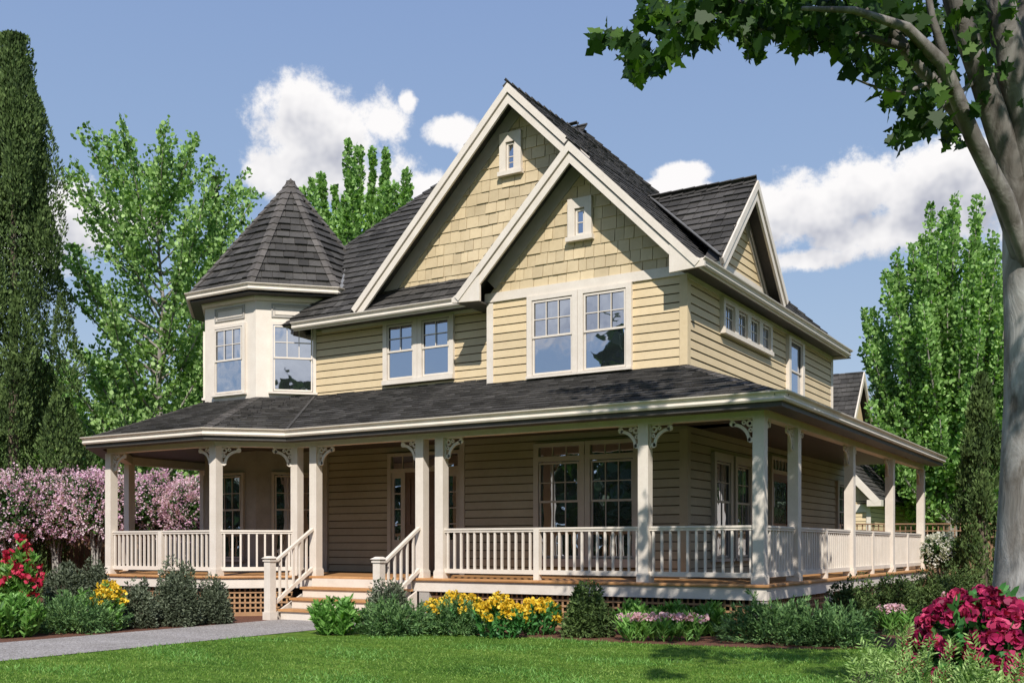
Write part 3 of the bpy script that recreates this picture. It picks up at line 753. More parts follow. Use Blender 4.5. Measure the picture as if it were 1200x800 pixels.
# ---- railings
m = MB(); m.box(-.019, .019, -.019, .019, 0, .69); o = m.build('baluster', 'cream_trim', house, (0, 0, 0)); BAL = o.data; bpy.data.objects.remove(o)
RT = DK+.94
def railing(a, b, n, label=None, mass=False, mid=False):
    a = V3(*a, 0); b = V3(*b, 0); L = (b-a).length; U = (b-a).normalized(); N = V3(U.y, -U.x, 0); f = (a, U, N); ang = atan2(U.y, U.x)
    m = MB(); m.lbox(f, hw, L-hw, -.045, .045, RT-.035, RT); m.lbox(f, hw, L-hw, -.03, .03, RT-.075, RT-.036)
    r = m.build('railing', 'cream_trim', house, (a.x, a.y, DK))
    if label: r['label'] = label
    q = MB(); q.lbox(f, hw, L-hw, -.035, .035, DK+.10, DK+.18); q.build('bottom_rail', 'cream_trim', r)
    step = L/(n+1); us = [step*(i+1) for i in range(n)]
    if mid:
        k = n//2; pm_ = MB(); pm_.lbox(f, L/2-.055, L/2+.055, -.055, .055, DK+.001, RT-.002); pm_.build('rail_post', 'cream_trim', r); us.pop(k)
    if mass:
        bm = MB()
        for u in us: bm.lbox(f, u-.019, u+.019, -.019, .019, DK+.18, RT-.075)
        o = bm.build('balusters', 'cream_trim', r); o['kind'] = 'stuff'
    else:
        for u in us:
            p = a+U*u; o = link('baluster', BAL, r, (p.x, p.y, DK+.178)); o.rotation_euler.z = ang
railing(POSTS[0], POSTS[1], 23, mid=True)
railing(POSTS[1], POSTS[2], 9)
railing(POSTS[5], POSTS[6], 27, mid=True)
railing(POSTS[6], POSTS[7], 12)
railing(POSTS[7], POSTS[8], 11)
railing(POSTS[8], POSTS[9], 25, mid=True, mass=True)
railing(POSTS[9], POSTS[10], 25, mid=True, mass=True)
railing(POSTS[10], POSTS[11], 25, mid=True, mass=True)
railing(POSTS[12], POSTS[0], 19, mass=True)
railing(POSTS[13], POSTS[12], 15, mass=True)

# ---- steps
for k in range(3):
    y1 = 16.08-k*.31; zt = DK-(k+1)*.2075
    m = MB(); m.box(-14.70, -12.11, y1-.33, y1-.001, zt-.045, zt); s_ = m.build('step_tread', 'deck_wood', house, (-13.4, y1-.15, zt))
    m = MB(); m.box(-14.66, -12.15, y1-.29, y1-.02, zt-.2075+.002, zt-.046); m.build('step_riser', 'cream_trim', house, (-13.4, y1-.15, zt))
m = MB(); m.box(-14.66, -12.15, 16.06, 16.115, DK-.2075, DK-.046); m.build('step_riser', 'cream_trim', house)
for x in (-14.76, -12.05):
    m = MB(); m.prism([(x, 16.1, 0), (x, 16.1, DK-.25), (x, 15.1, .12), (x, 15.1, 0)], V3(1, 0, 0), -.02, .02)
    m.build('stair_stringer', 'cream_trim', house)
for x in (-14.76, -12.05):
    y = 14.98; m = MB()
    m.box(x-.08, x+.08, y-.08, y+.08, 0, 1.14); m.box(x-.10, x+.10, y-.10, y+.10, .001, .16)
    m.box(x-.10, x+.10, y-.10, y+.10, 1.14, 1.17); m.box(x-.085, x+.085, y-.085, y+.085, 1.17, 1.20)
    m.hexa([(x-.12, y-.12, 1.20), (x+.12, y-.12, 1.20), (x+.12, y+.12, 1.20), (x-.12, y+.12, 1.20), (x-.05, y-.05, 1.245), (x+.05, y-.05, 1.245), (x+.05, y+.05, 1.245), (x-.05, y+.05, 1.245)])
    m.build('newel_post', 'cream_trim', house, (x, y, 0))
    a = V3(x, y+.08, 1.10); b = V3(x, Y0-hw, RT+.02); m = MB(); m.bar(a, b, .075, .05)
    r = m.build('stair_railing', 'cream_trim', house, (x, y, .3))
    m = MB(); m.bar(a-V3(0, 0, .80), b-V3(0, 0, .80), .06, .07); m.build('bottom_rail', 'cream_trim', r)
    for i in range(5):
        t = (i+1)/6; p = a.lerp(b, t)
        m = MB(); m.box(x-.019, x+.019, p.y-.019, p.y+.019, p.z-.78, p.z-.02); m.build('baluster', 'cream_trim', r, (x, p.y, p.z-.78))

# ------------------------------------------------------------------ garage behind
gar = thing('garage', (-14, 44, 0), 'yellow gabled garage seen past the far end of the porch', 'garage')
gx, gy = -9.3, 41.0; gz = G+1.65
gf = fr(0, gy, FRONT)
def gsid(f, u0, u1, z0, z1):
    return siding(f, u0, u1, z0, z1, 'yellow_siding', parent=gar)
gsid(gf, -20, gx, 0, gz+.05); gsid(fr(gx, 0, RIGHT), gy, gy+9, 0, gz)
mb = MB(); tiles(mb, [(-20.4, gy, gz+.08), (gx+.4, gy, gz+.08), (-14.65, gy, gz+.08+5.75*1.1)], .245, .2, .42, .02, rng, V=V3(0, 0, 1)); mb.build('gable_wall', 'yellow_shingle', gar)
gh = 1.1; hx = (gx+.45+14.65); gap_z = gz+.1+hx*gh
ga = V3(-14.65, gy-.4, gap_z); ge = V3(gx+.45, gy-.4, gz+.1); gl = V3(-20.45, gy-.4, gz+.1)
slope([[ge, ge+V3(0, 10, 0), ga+V3(0, 10, 0), ga]], parent=gar); slope([[ga, ga+V3(0, 10, 0), gl+V3(0, 10, 0), gl]][::1], parent=gar, expo=.4)
m = MB()
for e in (ge, gl):
    d = (e-ga).normalized(); pn_ = V3(0, 1, 0).cross(d); pn_ = pn_ if pn_.z < 0 else -pn_
    m.prism([ga, e, e+pn_*.25, ga+pn_*.35], V3(0, -1, 0), -.03, .03)
m.build('rake_board', 'cream_trim', gar)
m = MB(); m.box(gx-.02, gx+.5, gy-.42, gy-.02, gz-.14, gz+.10); m.build('eave_return', 'cream_trim', gar)
m = MB(); m.box(-20, gx+.02, gy-.06, gy-.021, gz-.35, gz-.05); m.box(gx-.12, gx+.04, gy-.05, gy-.021, 0, gz-.351); m.box(-12.0, -9.95, gy-.07, gy-.021, gz-.80, gz-.70); m.box(-10.1, -9.95, gy-.07, gy-.021, 0, gz-.801); m.build('trim_board', 'cream_trim', gar)
m = MB(); m.box(-12.4, -10.1, gy-.03, gy-.0205, 0, gz-.80); go = m.build('garage_door', 'brown_door', gar)
m = MB(); m.quad((gx-.3, gy-.4, gz+.0), (gx+.44, gy-.4, gz+.0), (gx+.44, gy+9, gz), (gx-.3, gy+9, gz)); m.build('soffit', 'soffit_shade', gar)
# garage dormer
gd, gyd, gza = -10.0, 43.0, z(6.95)
nxr = lambda zq: ge.x-(zq-ge.z)/gh
for s_ in (-1, 1):
    b = 1.7; q = [V3(gd, gyd+s_*b, gza-b*1.3), V3(gd, gyd, gza), V3(-15.2, gyd, gza), V3(-15.2, gyd+s_*b, gza-b*1.3)]
    slope([q[::-1] if s_ > 0 else q], 'dormer_roof', parent=gar)
    m = MB(); m.prism([V3(gd, gyd, gza), V3(gd, gyd+s_*b, gza-b*1.3), V3(gd, gyd+s_*(b-.1), gza-b*1.3-.15), V3(gd, gyd, gza-.33)], V3(1, 0, 0), -.02, .05); m.build('rake_board', 'cream_trim', gar)
m = MB(); m.prism([(gd-.3, gyd-1.5, gza-2.2), (gd-.3, gyd+1.5, gza-2.2), (gd-.3, gyd, gza-.25)], V3(1, 0, 0), -5, 0); m.build('dormer_wall', 'yellow_siding', gar)

# ------------------------------------------------------------------ ground
def sheet(name, pts, zz_, mat, label, sub=None):
    m = MB(); m.quad(*[(x, y, zz_) for x, y in pts]); o = m.build(name, mat); tag(o, label, kind='structure'); return o
sheet('lawn', [(-400, -400), (400, -400), (400, 400), (-400, 400)], 0, 'lawn_grass', 'mown green lawn in front of the house')
def smooth(pts, n=6):
    out = []
    for i in range(len(pts)-1):
        p0 = pts[max(i-1, 0)]; p1 = pts[i]; p2 = pts[i+1]; p3 = pts[min(i+2, len(pts)-1)]
        for k in range(n):
            t = k/n
            out.append(tuple(.5*((2*p1[j])+(-p0[j]+p2[j])*t+(2*p0[j]-5*p1[j]+4*p2[j]-p3[j])*t*t+(-p0[j]+3*p1[j]-3*p2[j]+p3[j])*t**3) for j in (0, 1)))
    return out+[pts[-1]]
edge = smooth([(-12.25, 13.55), (-11.6, 14.15), (-9.4, 14.2), (-7.3, 14.15), (-5.3, 14.35), (-3.9, 14.75), (-3.0, 15.8), (-2.2, 16.6), (-.5, 17.0), (4, 17)])
sheet('planting_bed', edge+[(4, 32), (-7, 32), (-7, 20), (-12.25, 20)], .004, 'mulch_bark', 'reddish bark mulch bed along the front of the porch')
sheet('planting_bed', [(-14.62, 4), (-14.62, 20), (-24, 26), (-40, 26), (-40, 4)], .004, 'mulch_bark', 'bark mulch bed left of the gravel path')
tb = at(1195, 11.5)
sheet('planting_bed', [(tb.x+cos(i*pi/12)*2.2+.6, tb.y+sin(i*pi/12)*2.6-.6) for i in range(24)], .006, 'mulch_bark', 'round bark mulch bed under the grey maple')
sheet('path', [(-14.62, -30), (-12.28, -30), (-12.28, 15.0), (-12.1, 15.25), (-14.7, 15.25), (-14.62, 15.0)], .008, 'path_gravel', 'pale pebble path leading to the porch steps')

# ------------------------------------------------------------------ vegetation helpers (numpy)
def fan(P_, axis, size, aspect, tmpl, nrng, name, mat, parent=None, bias=None, fold=.25, upn=None, jitter=1.0):
    """one small folded blade or leaf per point. P_ (n,3); axis (n,3) direction; tmpl = list of (x,y) outline"""
    n = len(P_); T = np.array(tmpl, float); k = len(T)
    A = axis/np.maximum(np.linalg.norm(axis, axis=1, keepdims=True), 1e-6)
    R = nrng.normal(size=(n, 3))
    if upn is not None: R = R*(1-upn)+np.array([0, 0, 1.])*upn*2
    B = np.cross(A, R); B /= np.maximum(np.linalg.norm(B, axis=1, keepdims=True), 1e-6)
    C = np.cross(A, B)
    s = (size*nrng.uniform(.65, 1.3, n))[:, None]
    verts = np.empty((n, k, 3))
    for i, (x, y) in enumerate(T):
        verts[:, i] = P_+A*s*x+B*s*(y*aspect)+C*s*(abs(y)*aspect*fold-.18*x*x*fold*2)
    pw = WLOC[parent.name] if parent else V3(0, 0, 0)
    verts = verts.reshape(-1, 3)-np.array(pw)
    me = bpy.data.meshes.new(name); me.vertices.add(n*k); me.vertices.foreach_set('co', verts.astype(np.float32).ravel())
    me.loops.add(n*k); me.loops.foreach_set('vertex_index', np.arange(n*k, dtype=np.int32))
    me.polygons.add(n); me.polygons.foreach_set('loop_start', np.arange(0, n*k, k, dtype=np.int32))
    me.update(calc_edges=True); me.materials.append(MATS[mat])
    return link(name, me, parent)
LEAF = [(0, 0), (.35, .5), (.75, .38), (1, 0), (.75, -.38), (.35, -.5)]
DIA = [(0, 0), (.5, .5), (1, 0), (.5, -.5)]
BLADE = [(0, .25), (.6, .35), (1, 0), (.6, -.35), (0, -.25)]
MAPLE = [(0, 0), (.05, .30), (-.02, .62), (.25, .50), (.38, .92), (.55, .50), (.62, .30), (.75, .42), (1.05, 0), (.75, -.42), (.62, -.30), (.55, -.50), (.38, -.92), (.25, -.50), (-.02, -.62), (.05, -.30)]
PETAL = [(0, .1), (.55, .55), (.95, .35), (1, -.1), (.9, -.4), (.5, -.55)]

def curve(p0, d0, L, bend, n=6, rg=None, wob=.08):
    pts = [Vector(p0)]; d = Vector(d0).normalized()
    for i in range(n):
        d = (d+Vector(bend)/n+V3(*[rg.uniform(-wob, wob) for _ in range(3)])).normalized(); pts.append(pts[-1]+d*(L/n))
    return pts
def tree(name, label, loc, H, prof, nl, el, bark, leaf, lsize, seed, cat='tree', group=None, trunk_r=.16, lpt=22, twigs=9, bend=.5, crown0=.06,
         spread=.16, upax=.4, tmpl=LEAF, aspect=.8, tl=.28, lean=0, tipsparse=0, multi=0):
    """prof(h) -> crown radius at relative height; el = limb elevation in degrees"""
    rg = random.Random(seed); ng = np.random.default_rng(seed)
    root = thing(name, (loc[0], loc[1], 0), label, cat, group); base = V3(loc[0], loc[1], 0)
    tm = MB(); wob = [V3(rg.uniform(-.15, .15), rg.uniform(-.15, .15), 0) for _ in range(7)]
    tp = [base+V3(lean*t/6, 0, H*.97*t/6)+wob[t]*(t > 0) for t in range(7)]
    tm.tube(tp, [trunk_r*(1.25 if t == 0 else (1-t/6.3)) for t in range(7)], 8)
    pts = []; ax = []
    def tpos(h):
        q = min(h*6, 5.999); i = int(q); return tp[i].lerp(tp[i+1], q-i)
    for i in range(nl):
        h0 = crown0+(1-crown0)*((i+.5)/nl)**.9*.93; az = i*2.39996+rg.uniform(-.4, .4)
        e = radians(el+rg.uniform(-9, 9)+(12*h0)); R = prof(min(1, h0+.12))*rg.uniform(.75, 1.12)
        L = min(R/max(cos(e), .18), (1.0-h0)*H*1.05+.6)
        pc = curve(tpos(h0), (cos(az)*cos(e), sin(az)*cos(e), sin(e)), L, (0, 0, bend), 6, rg)
        r0 = trunk_r*.42*(1-h0*.7)
        tm.tube(pc, [r0*(1-.9*k/6)+.006 for k in range(7)], 4)
        nt_ = max(3, int(twigs*L/2))
        for j in range(nt_):
            t = (.12+.9*(j+rg.random())/nt_); q = min(t*6, 5.99); k = int(q); p = pc[k].lerp(pc[k+1], q-k); d = (pc[k+1]-pc[k]).normalized()
            sp = V3(rg.gauss(0, 1), rg.gauss(0, 1), rg.gauss(0, .7)+.3); td = (d*(.9+t*.8)+sp*.75).normalized()
            TL_ = tl*L*(1.15-t*.75)*rg.uniform(.6, 1.3)+.15
            m_ = max(4, int(lpt*rg.uniform(.6, 1.3)*(1-tipsparse*t)))
            for q2 in range(m_):
                s2 = rg.random()
                pts.append(p+td*TL_*s2+V3(rg.gauss(0, 1), rg.gauss(0, 1), rg.gauss(0, 1))*spread*(1-.4*t)); ax.append(td+V3(0, 0, upax))
    tm.build('trunk', bark, root, smooth=True)
    Pn = np.array([tuple(p) for p in pts]); An = np.array([tuple(a) for a in ax])+ng.normal(size=(len(ax), 3))*.7
    fan(Pn, An, lsize, aspect, tmpl, ng, 'crown', leaf, root, fold=.3)
    return root
def plume_tree(name, label, loc, H, R, k, h0, seed, leaf, lsize, per=900, flat=.3, pr=.42, bark='bark_grey', start=.12, tr=.2):
    """upright poplar: many ascending leaders, each clothed as a plume, tops following a dome"""
    rg = random.Random(seed); ng = np.random.default_rng(seed)
    root = thing(name, (loc[0], loc[1], 0), label, 'tree'); base = V3(loc[0], loc[1], 0); tm = MB()
    tm.tube([base, base+V3(.1, 0, H*.4), base+V3(0, .1, H*.92)], [tr*1.3, tr*.8, .03], 8); P_, A_ = [], []
    for i in range(k):
        q = sqrt((i+.3)/k); az = i*2.39996+rg.uniform(-.3, .3); r = R*q*rg.uniform(.85, 1.08)
        top = H*(1-flat*q**1.7)*rg.uniform(.9, 1.0); 
        hs = rg.uniform(start, start+.22)*H
        # plumes of different lengths so that the flank is clothed down to h0
        if i % 2: top = h0*H+(top-h0*H)*rg.uniform(.25, .85); r *= 1.05
        hs = min(hs, top*.6)
        b0 = base+V3(0, 0, hs); b2 = base+V3(cos(az)*r, sin(az)*r, top); b1 = b0.lerp(b2, .5)+V3(cos(az)*r*.25, sin(az)*r*.25, -.05*H)
        pts = [b0*(1-t)**2+b1*2*t*(1-t)+b2*t*t for t in (0, .2, .4, .6, .8, 1)]
        tm.tube(pts, [.07*(1-.17*j)+.004 for j in range(6)], 5)
        L = (b2-b0).length; n = int(per*L/8); t = ng.uniform(.18, 1, n); a = np.array([tuple(p) for p in (b0, b1, b2)])
        c = a[0]*((1-t)**2)[:, None]+a[1]*(2*t*(1-t))[:, None]+a[2]*(t*t)[:, None]
        wd = pr*(1.15-t)**.6*(.75+.35*np.sin(t*19+i)); d = ng.normal(size=(n, 3)); d /= np.linalg.norm(d, axis=1, keepdims=True)
        P_.append(c+d*(wd*ng.uniform(.2, 1, n)**.6)[:, None]); A_.append(d*.8+np.array([0, 0, .8]))
    tm.build('trunk', bark, root, smooth=True); P_ = np.concatenate(P_); P_[:, 2] = np.maximum(P_[:, 2], .1)
    A_ = np.concatenate(A_)+ng.normal(size=P_.shape)*.5
    fan(P_, A_, lsize, .8, LEAF, ng, 'crown', leaf, root, fold=.3); return root
def col(w, p=.5, lo=.12, top=.55):          # columnar profile: widest at lo.., closing to the top
    return lambda h: w*(min(1, .55+h/lo*.45) if h < lo else max(.04, (1-((h-lo)/(1-lo))**(1/top)))) 

# left cypress group
def cypress(label, loc, H, w, seed, n=26000, leaf='leaf_cypress', group=None, ls=.17, cat='tree', name='cypress_tree', low=.03, k=90):
    rg = random.Random(seed); ng = np.random.default_rng(seed)
    root = thing(name, (loc[0], loc[1], 0), label, cat, group); base = V3(loc[0], loc[1], 0)
    tm = MB(); tm.tube([base, base+V3(0, 0, H*.5), base+V3(0, 0, H*.93)], [.2, .12, .02], 7); tm.build('trunk', 'bark_brown', root, smooth=True)
    # upright plumes
    h = np.sort(ng.uniform(low, .97, k)); az = ng.uniform(0, 2*pi, k)
    prof = lambda t: w*np.clip((1-np.clip((t-.25)/.75, 0, 1)**1.6), .03, 1)*np.clip(.75+t*1.2, 0, 1)
    P_, A_ = [], []
    per = n//k
    for i in range(k):
        R = prof(h[i])*ng.uniform(.55, .95); L = H*ng.uniform(.10, .17); pr = .35*w*ng.uniform(.7, 1.2)*(1-.45*h[i])
        c0 = np.array([loc[0]+cos(az[i])*R, loc[1]+sin(az[i])*R, h[i]*H])
        t = ng.uniform(-.25, 1, per); rad = pr*np.clip(1-np.clip(t, 0, 1)**1.5, .05, 1)*np.clip(1+t*2, .3, 1); th = ng.uniform(0, 2*pi, per); rr = rad*np.sqrt(ng.uniform(.35, 1, per))
        lean = np.array([-cos(az[i]), -sin(az[i])])*.10
        p = np.stack([c0[0]+np.cos(th)*rr+lean[0]*t*L, c0[1]+np.sin(th)*rr+lean[1]*t*L, np.minimum(c0[2]+t*L, H)], 1)
        P_.append(p); A_.append(np.stack([np.cos(th)*.45, np.sin(th)*.45, np.ones(per)], 1)+ng.normal(size=(per, 3))*.25)
    # inner filling
    m_ = n//5; t = ng.uniform(low, 1, m_); R = prof(t)*.6*np.sqrt(ng.uniform(0, 1, m_)); th = ng.uniform(0, 2*pi, m_)
    P_.append(np.stack([loc[0]+np.cos(th)*R, loc[1]+np.sin(th)*R, t*H], 1)); A_.append(np.tile([0, 0, 1.], (m_, 1))+ng.normal(size=(m_, 3))*.4)
    fan(np.concatenate(P_), np.concatenate(A_), ls, .42, DIA, ng, 'crown', leaf, root, fold=.2)
    return root
# --- TREES
cypress('tall dark columnar cypress at the left edge of the photo', at(16, 30), 15.9, 1.95, 3, 120000, ls=.115, k=84)
cypress('narrow dark conifer rising behind the loose leafy tree left of the turret', at(252, 37), 14.3, .7, 5, 9000, k=30)
tree('poplar_tree', 'loose light green tree with reaching branches left of the turret', at(188, 35), 14.9, lambda h: 5.3*(1-.30*h), 72, 27, 'bark_grey', 'leaf_birch', .135, 11, lpt=30, twigs=12, bend=.6, spread=.10, tl=.20, tipsparse=.55, crown0=.05)
plume_tree('poplar_tree', 'bright green upright poplar between the turret roof and the main gable', at(431, 44), 18.6, 3.7, 60, .6, 12, 'leaf_poplar', .16, 1500, .17, .50, start=.4)
plume_tree('poplar_tree', 'big bright green poplar behind the porch end, left of the maple trunk', at(1114, 42), 15.9, 3.85, 120, .10, 13, 'leaf_poplar', .16, 900, .36, .72)
plume_tree('poplar_tree', 'mid green poplar just behind the maple trunk at the right', at(1196, 46), 14.6, 2.0, 30, .15, 14, 'leaf_poplar', .18, 900, .3, .6)
cypress('small dark conifer at the left foot of the big right poplar', at(1034, 50), 11.3, .9, 21, 8000, k=34)
cypress('tall dark conifer hard against the left side of the maple trunk', at(1182, 46), 14.0, 1.3, 22, 15000, k=40)
cypress('broad dark bushy conifer below the big right poplar, beside the trunk', at(1150, 27), 5.8, .75, 23, 12000, ls=.12, k=34)
bt = [(60, 40, 8.6, 3.0), (128, 42, 9.2, 3.4), (238, 42, 11.2, 3.3), (20, 44, 8.0, 3.2)]
for i, (px, D, H, w_) in enumerate(bt):
    tree('broadleaf_tree', ['leafy green tree between the dark cypress and the loose poplar', 'full green tree above the left half of the lilac hedge', 'green tree whose crown ends at the turret wall', 'green tree partly hidden behind the foot of the tall cypress'][i],
         at(px, D), H, lambda h, w_=w_: w_*(sin(min(1, h*1.25)*pi)**.6+.25), 34, 25, 'bark_brown', 'leaf_birch', .17, 30+i, lpt=34, twigs=11, bend=.3, spread=.2, tl=.3, crown0=.08)
for i, (px, D, H, w_) in enumerate([(1058, 50, 8.2, 2.6), (1092, 47, 7.4, 2.4), (1010, 62, 7.6, 3)]):
    tree('broadleaf_tree', ['dark green tree seen above the far end of the porch roof', 'shaded green tree behind the lattice topped fence', 'green tree seen between the far porch posts past the garage'][i],
         at(px, D), H, lambda h, w_=w_: w_*(sin(min(1, h*1.2)*pi)**.6+.25), 30, 30, 'bark_grey', 'leaf_wood' if i < 2 else 'leaf_birch', .18, 40+i, lpt=32, twigs=10, bend=.3, spread=.2, tl=.3, crown0=.12)

# distant wood all round
def far_wood():
    ng = np.random.default_rng(99); P_ = []
    def band(a0, a1, n, r0, r1, h):
        a = ng.uniform(a0, a1, n); r = ng.uniform(r0, r1, n)
        top = h*(.75+.22*np.sin(a*23)+.14*np.sin(a*57+1)+.1*np.sin(a*131+r))
        return np.stack([np.sin(a)*r, np.cos(a)*r, ng.uniform(0, 1, n)**.8*top], 1)
    P_ = np.concatenate([band(radians(-72), radians(6), 45000, 66, 72, 7.0)]); A_ = ng.normal(size=P_.shape)
    o = fan(P_, A_, .5, .8, LEAF, ng, 'far_wood', 'leaf_wood'); tag(o, 'dark distant wood closing the view behind the house', 'wood', kind='stuff')
    P2 = np.concatenate([band(radians(6), radians(288), 34000, 62, 80, 13), band(radians(119), radians(139), 7000, 54, 62, 19), band(radians(196), radians(205), 3500, 54, 62, 20), band(radians(212), radians(222), 3500, 54, 62, 18)]); o = fan(P2, ng.normal(size=P2.shape), 1.3, .8, LEAF, ng, 'far_wood', 'leaf_wood')
    tag(o, 'dark wood across the lawn, seen only mirrored in the windows', 'wood', kind='stuff')
far_wood()

# ---- the grey maple in front
def maple():
    rg = random.Random(77); ng = np.random.default_rng(77); D = 11.5
    base = at(1215, D); root = thing('maple_tree', (base.x, base.y, 0), 'large grey-barked maple in the right foreground, leaves hanging over the sky', 'tree')
    Q = lambda px, py, d=D: at(px, d, py)
    m = MB()
    m.tube([base-V3(0, 0, .05), base+V3(0, 0, .35), Q(1216, 600), Q(1217, 470), Q(1214, 380), Q(1212, 300), Q(1210, 215)], [.62, .49, .40, .35, .32, .32, .30], 20)
    m.build('trunk', 'bark_maple', root, smooth=True); m = MB()
    m.tube([Q(1211, 330), Q(1206, 200), Q(1206, 100), Q(1212, 0), Q(1216, -130), Q(1214, -320)], [.26, .27, .25, .22, .18, .10], 12)
    m.tube([Q(1209, 330, 11.45), Q(1183, 190, 11.2), Q(1150, 90, 11.0), Q(1118, 0, 10.8), Q(1090, -120, 10.6), Q(1040, -260, 10.4)], [.18, .145, .125, .11, .09, .05], 10)
    m.tube([Q(1207, 340, 11.45), Q(1184, 262, 11.35), Q(1163, 205, 11.3), Q(1132, 145, 11.2), Q(1092, 95, 11.0), Q(1045, 38, 10.8), Q(985, -10, 10.6), Q(900, -50, 10.4)], [.10, .10, .088, .08, .072, .062, .05, .03], 9)
    m.tube([Q(1209, 300, 11.4), Q(1196, 130, 11.1), Q(1178, 40, 10.9), Q(1165, -60, 10.8)], [.20, .17, .15, .12], 10)
    m.tube([Q(1204, 310, 11.3), Q(1178, 235, 11.1), Q(1142, 165, 10.8), Q(1105, 75, 10.5), Q(1062, 32, 10.3), Q(1000, 12, 10.1), Q(940, 10, 10)], [.07, .10, .085, .07, .05, .035, .02], 8)
    m.tube([Q(1108, 70, 10.6), Q(1092, 20, 10.5), Q(1082, -40, 10.5)], [.05, .035, .03], 6)
    m.tube([Q(1062, 55, 10.8), Q(1010, 42, 10.8), Q(940, 26, 10.8), Q(885, 8, 10.8), Q(830, -12, 10.8)], [.045, .032, .026, .02, .014], 6)
    m.tube([Q(885, 8, 10.8), Q(820, 20, 10.8), Q(765, 34, 10.8), Q(720, 42, 10.8)], [.016, .012, .009, .006], 5)
    m.tube([Q(1092, 95, 11.0), Q(1060, 110, 10.9), Q(1020, 100, 10.9), Q(1000, 92, 10.9)], [.03, .02, .014, .008], 5)
    m.tube([Q(1150, 90, 11.0), Q(1110, 120, 10.9), Q(1080, 150, 10.9)], [.03, .02, .01], 5)
    o = m.build('limb', 'bark_limb_shaded', root, smooth=True)
    # leaf sprays: (px,py,radius px,count,depth spread)
    cl = [(712, 48, 10, 16), (735, 50, 12, 20), (752, 62, 12, 20), (745, 82, 12, 20), (768, 78, 11, 16), (790, 62, 13, 20), (770, 20, 20, 34), (800, 30, 22, 46), (806, 8, 22, 40), (760, 2, 14, 20), (826, 45, 16, 26),
          (840, 20, 24, 60), (850, -5, 24, 50), (880, 12, 26, 70), (905, 25, 22, 60), (880, 40, 14, 18), (886, 62, 9, 12), (930, 20, 26, 74), (925, 50, 14, 24), (955, 42, 20, 44), (960, 10, 26, 70), (985, 30, 22, 50), (978, 55, 12, 16),
          (1000, 75, 16, 26), (1020, 55, 22, 46), (1010, 15, 24, 56), (1035, 85, 22, 46), (1060, 100, 20, 40), (1045, 118, 14, 20), (1030, 30, 22, 50), (1060, 60, 22, 50), (1085, 75, 20, 34), (1075, 20, 26, 56), (1105, 30, 24, 46), (1050, 5, 26, 56),
          (1090, 125, 18, 34), (1075, 145, 18, 30), (1060, 160, 15, 24), (1110, 150, 16, 26), (1120, 168, 10, 12), (1100, 110, 16, 24), (1125, 100, 14, 16), (1140, 60, 18, 20), (1148, 20, 22, 26), (1160, 110, 12, 12), (1140, 130, 12, 14), (1175, 70, 14, 16), (1130, 30, 26, 50), (1160, 45, 24, 40), (1185, 20, 24, 36), (1100, 90, 22, 34), (1120, 60, 24, 40), (1165, 85, 18, 24), (1150, 0, 30, 50), (1190, 120, 12, 12)]
    P_ = []
    for (px, py, r, n) in cl:
        for _ in range(int(n*(1.25 if px < 1000 else .95))):
            a = rg.random()*2*pi; q = r*sqrt(rg.random()); dd = 10.8+rg.uniform(-.7, .9) if px < 1020 else (11.9+rg.uniform(-.5, 1.0) if rg.random() < .82 else 10.4+rg.random()*.5)
            P_.append(tuple(Q(px+cos(a)*q*1.12, py-6+sin(a)*q*.9, dd)))
    A_ = np.tile([-.25, -.2, -.75], (len(P_), 1))+ng.normal(size=(len(P_), 3))*.55
    P_ = np.array(P_)
    # the crown above and behind the frame, over the lawn
    cc = []
    def blob(c, R, n):
        u = ng.normal(size=(n, 3)); u /= np.linalg.norm(u, axis=1, keepdims=True); r = R*ng.uniform(.25, 1, n)[:, None]
        cc.append(np.array(c)+u*r*np.array([1, 1, .7]))
    for k in range(44):
        a = rg.random()*2*pi; q = 4.6*sqrt(rg.random()); h = rg.uniform(8.3, 13.0)
        blob((base.x+.6+cos(a)*q, base.y-.8+sin(a)*q, h), rg.uniform(.6, 1.1), 105)
    for k in range(34):                                       # low boughs reaching over the lawn toward the street
        a = rg.uniform(-2.5, -.6); q = rg.uniform(4.5, 9.6)
        blob((base.x+1.2+cos(a)*q*.75, base.y+sin(a)*q, rg.uniform(6.9, 8.6)), rg.uniform(.5, .95), 110)
    C_ = np.concatenate(cc)
    # keep these out of the open sky of the view
    dv = np.array([-sin(YAW), cos(YAW)]); rv = np.array([cos(YAW), sin(YAW)])
    dep = C_[:, :2]@dv; px = 600+1230.7*(C_[:, :2]@rv)/np.maximum(dep, .1); py = 640-1230.7*(C_[:, 2]-G)/np.maximum(dep, .1)
    keep = (dep < .5) | (py < -25) | (px > 1230)
    # the crown is one-sided: thin where its shade would climb the gable walls
    tt = 18.39-C_[:, 1]; xs = C_[:, 0]-.65*tt; zs = C_[:, 2]-.98*tt; keep &= ~((xs < -7.1) & (zs > 3.9)); t2 = (C_[:, 0]+7.49)/.65; ys = C_[:, 1]+t2; z2 = C_[:, 2]-.98*t2; keep &= ~((ys > 18) & (ys < 29) & (z2 > 4.4) & (t2 > 0))
    t3 = (C_[:, 0]+5.39)/.64; y3 = C_[:, 1]+t3; z3 = C_[:, 2]-1.06*t3; keep &= ~((y3 > 19.0) & (y3 < 31) & (z3 > .2) & (t3 > 0))
    t4 = C_[:, 2]/1.06; gxy = np.stack([C_[:, 0]-.64*t4, C_[:, 1]+t4], 1); dg = gxy@dv; pg = 600+1230.7*(gxy@rv)/np.maximum(dg, .1)
    keep &= ~((pg < 760) & (dg > 11.5) & (dg < 21)); C_ = C_[keep]
    P_ = np.concatenate([P_, C_]); A_ = np.concatenate([A_, ng.normal(size=C_.shape)+np.array([0, 0, -.5])])
    fan(P_, A_, .15, .62, MAPLE, ng, 'crown', 'leaf_maple', root, fold=.35, upn=.15)
    b = MB()
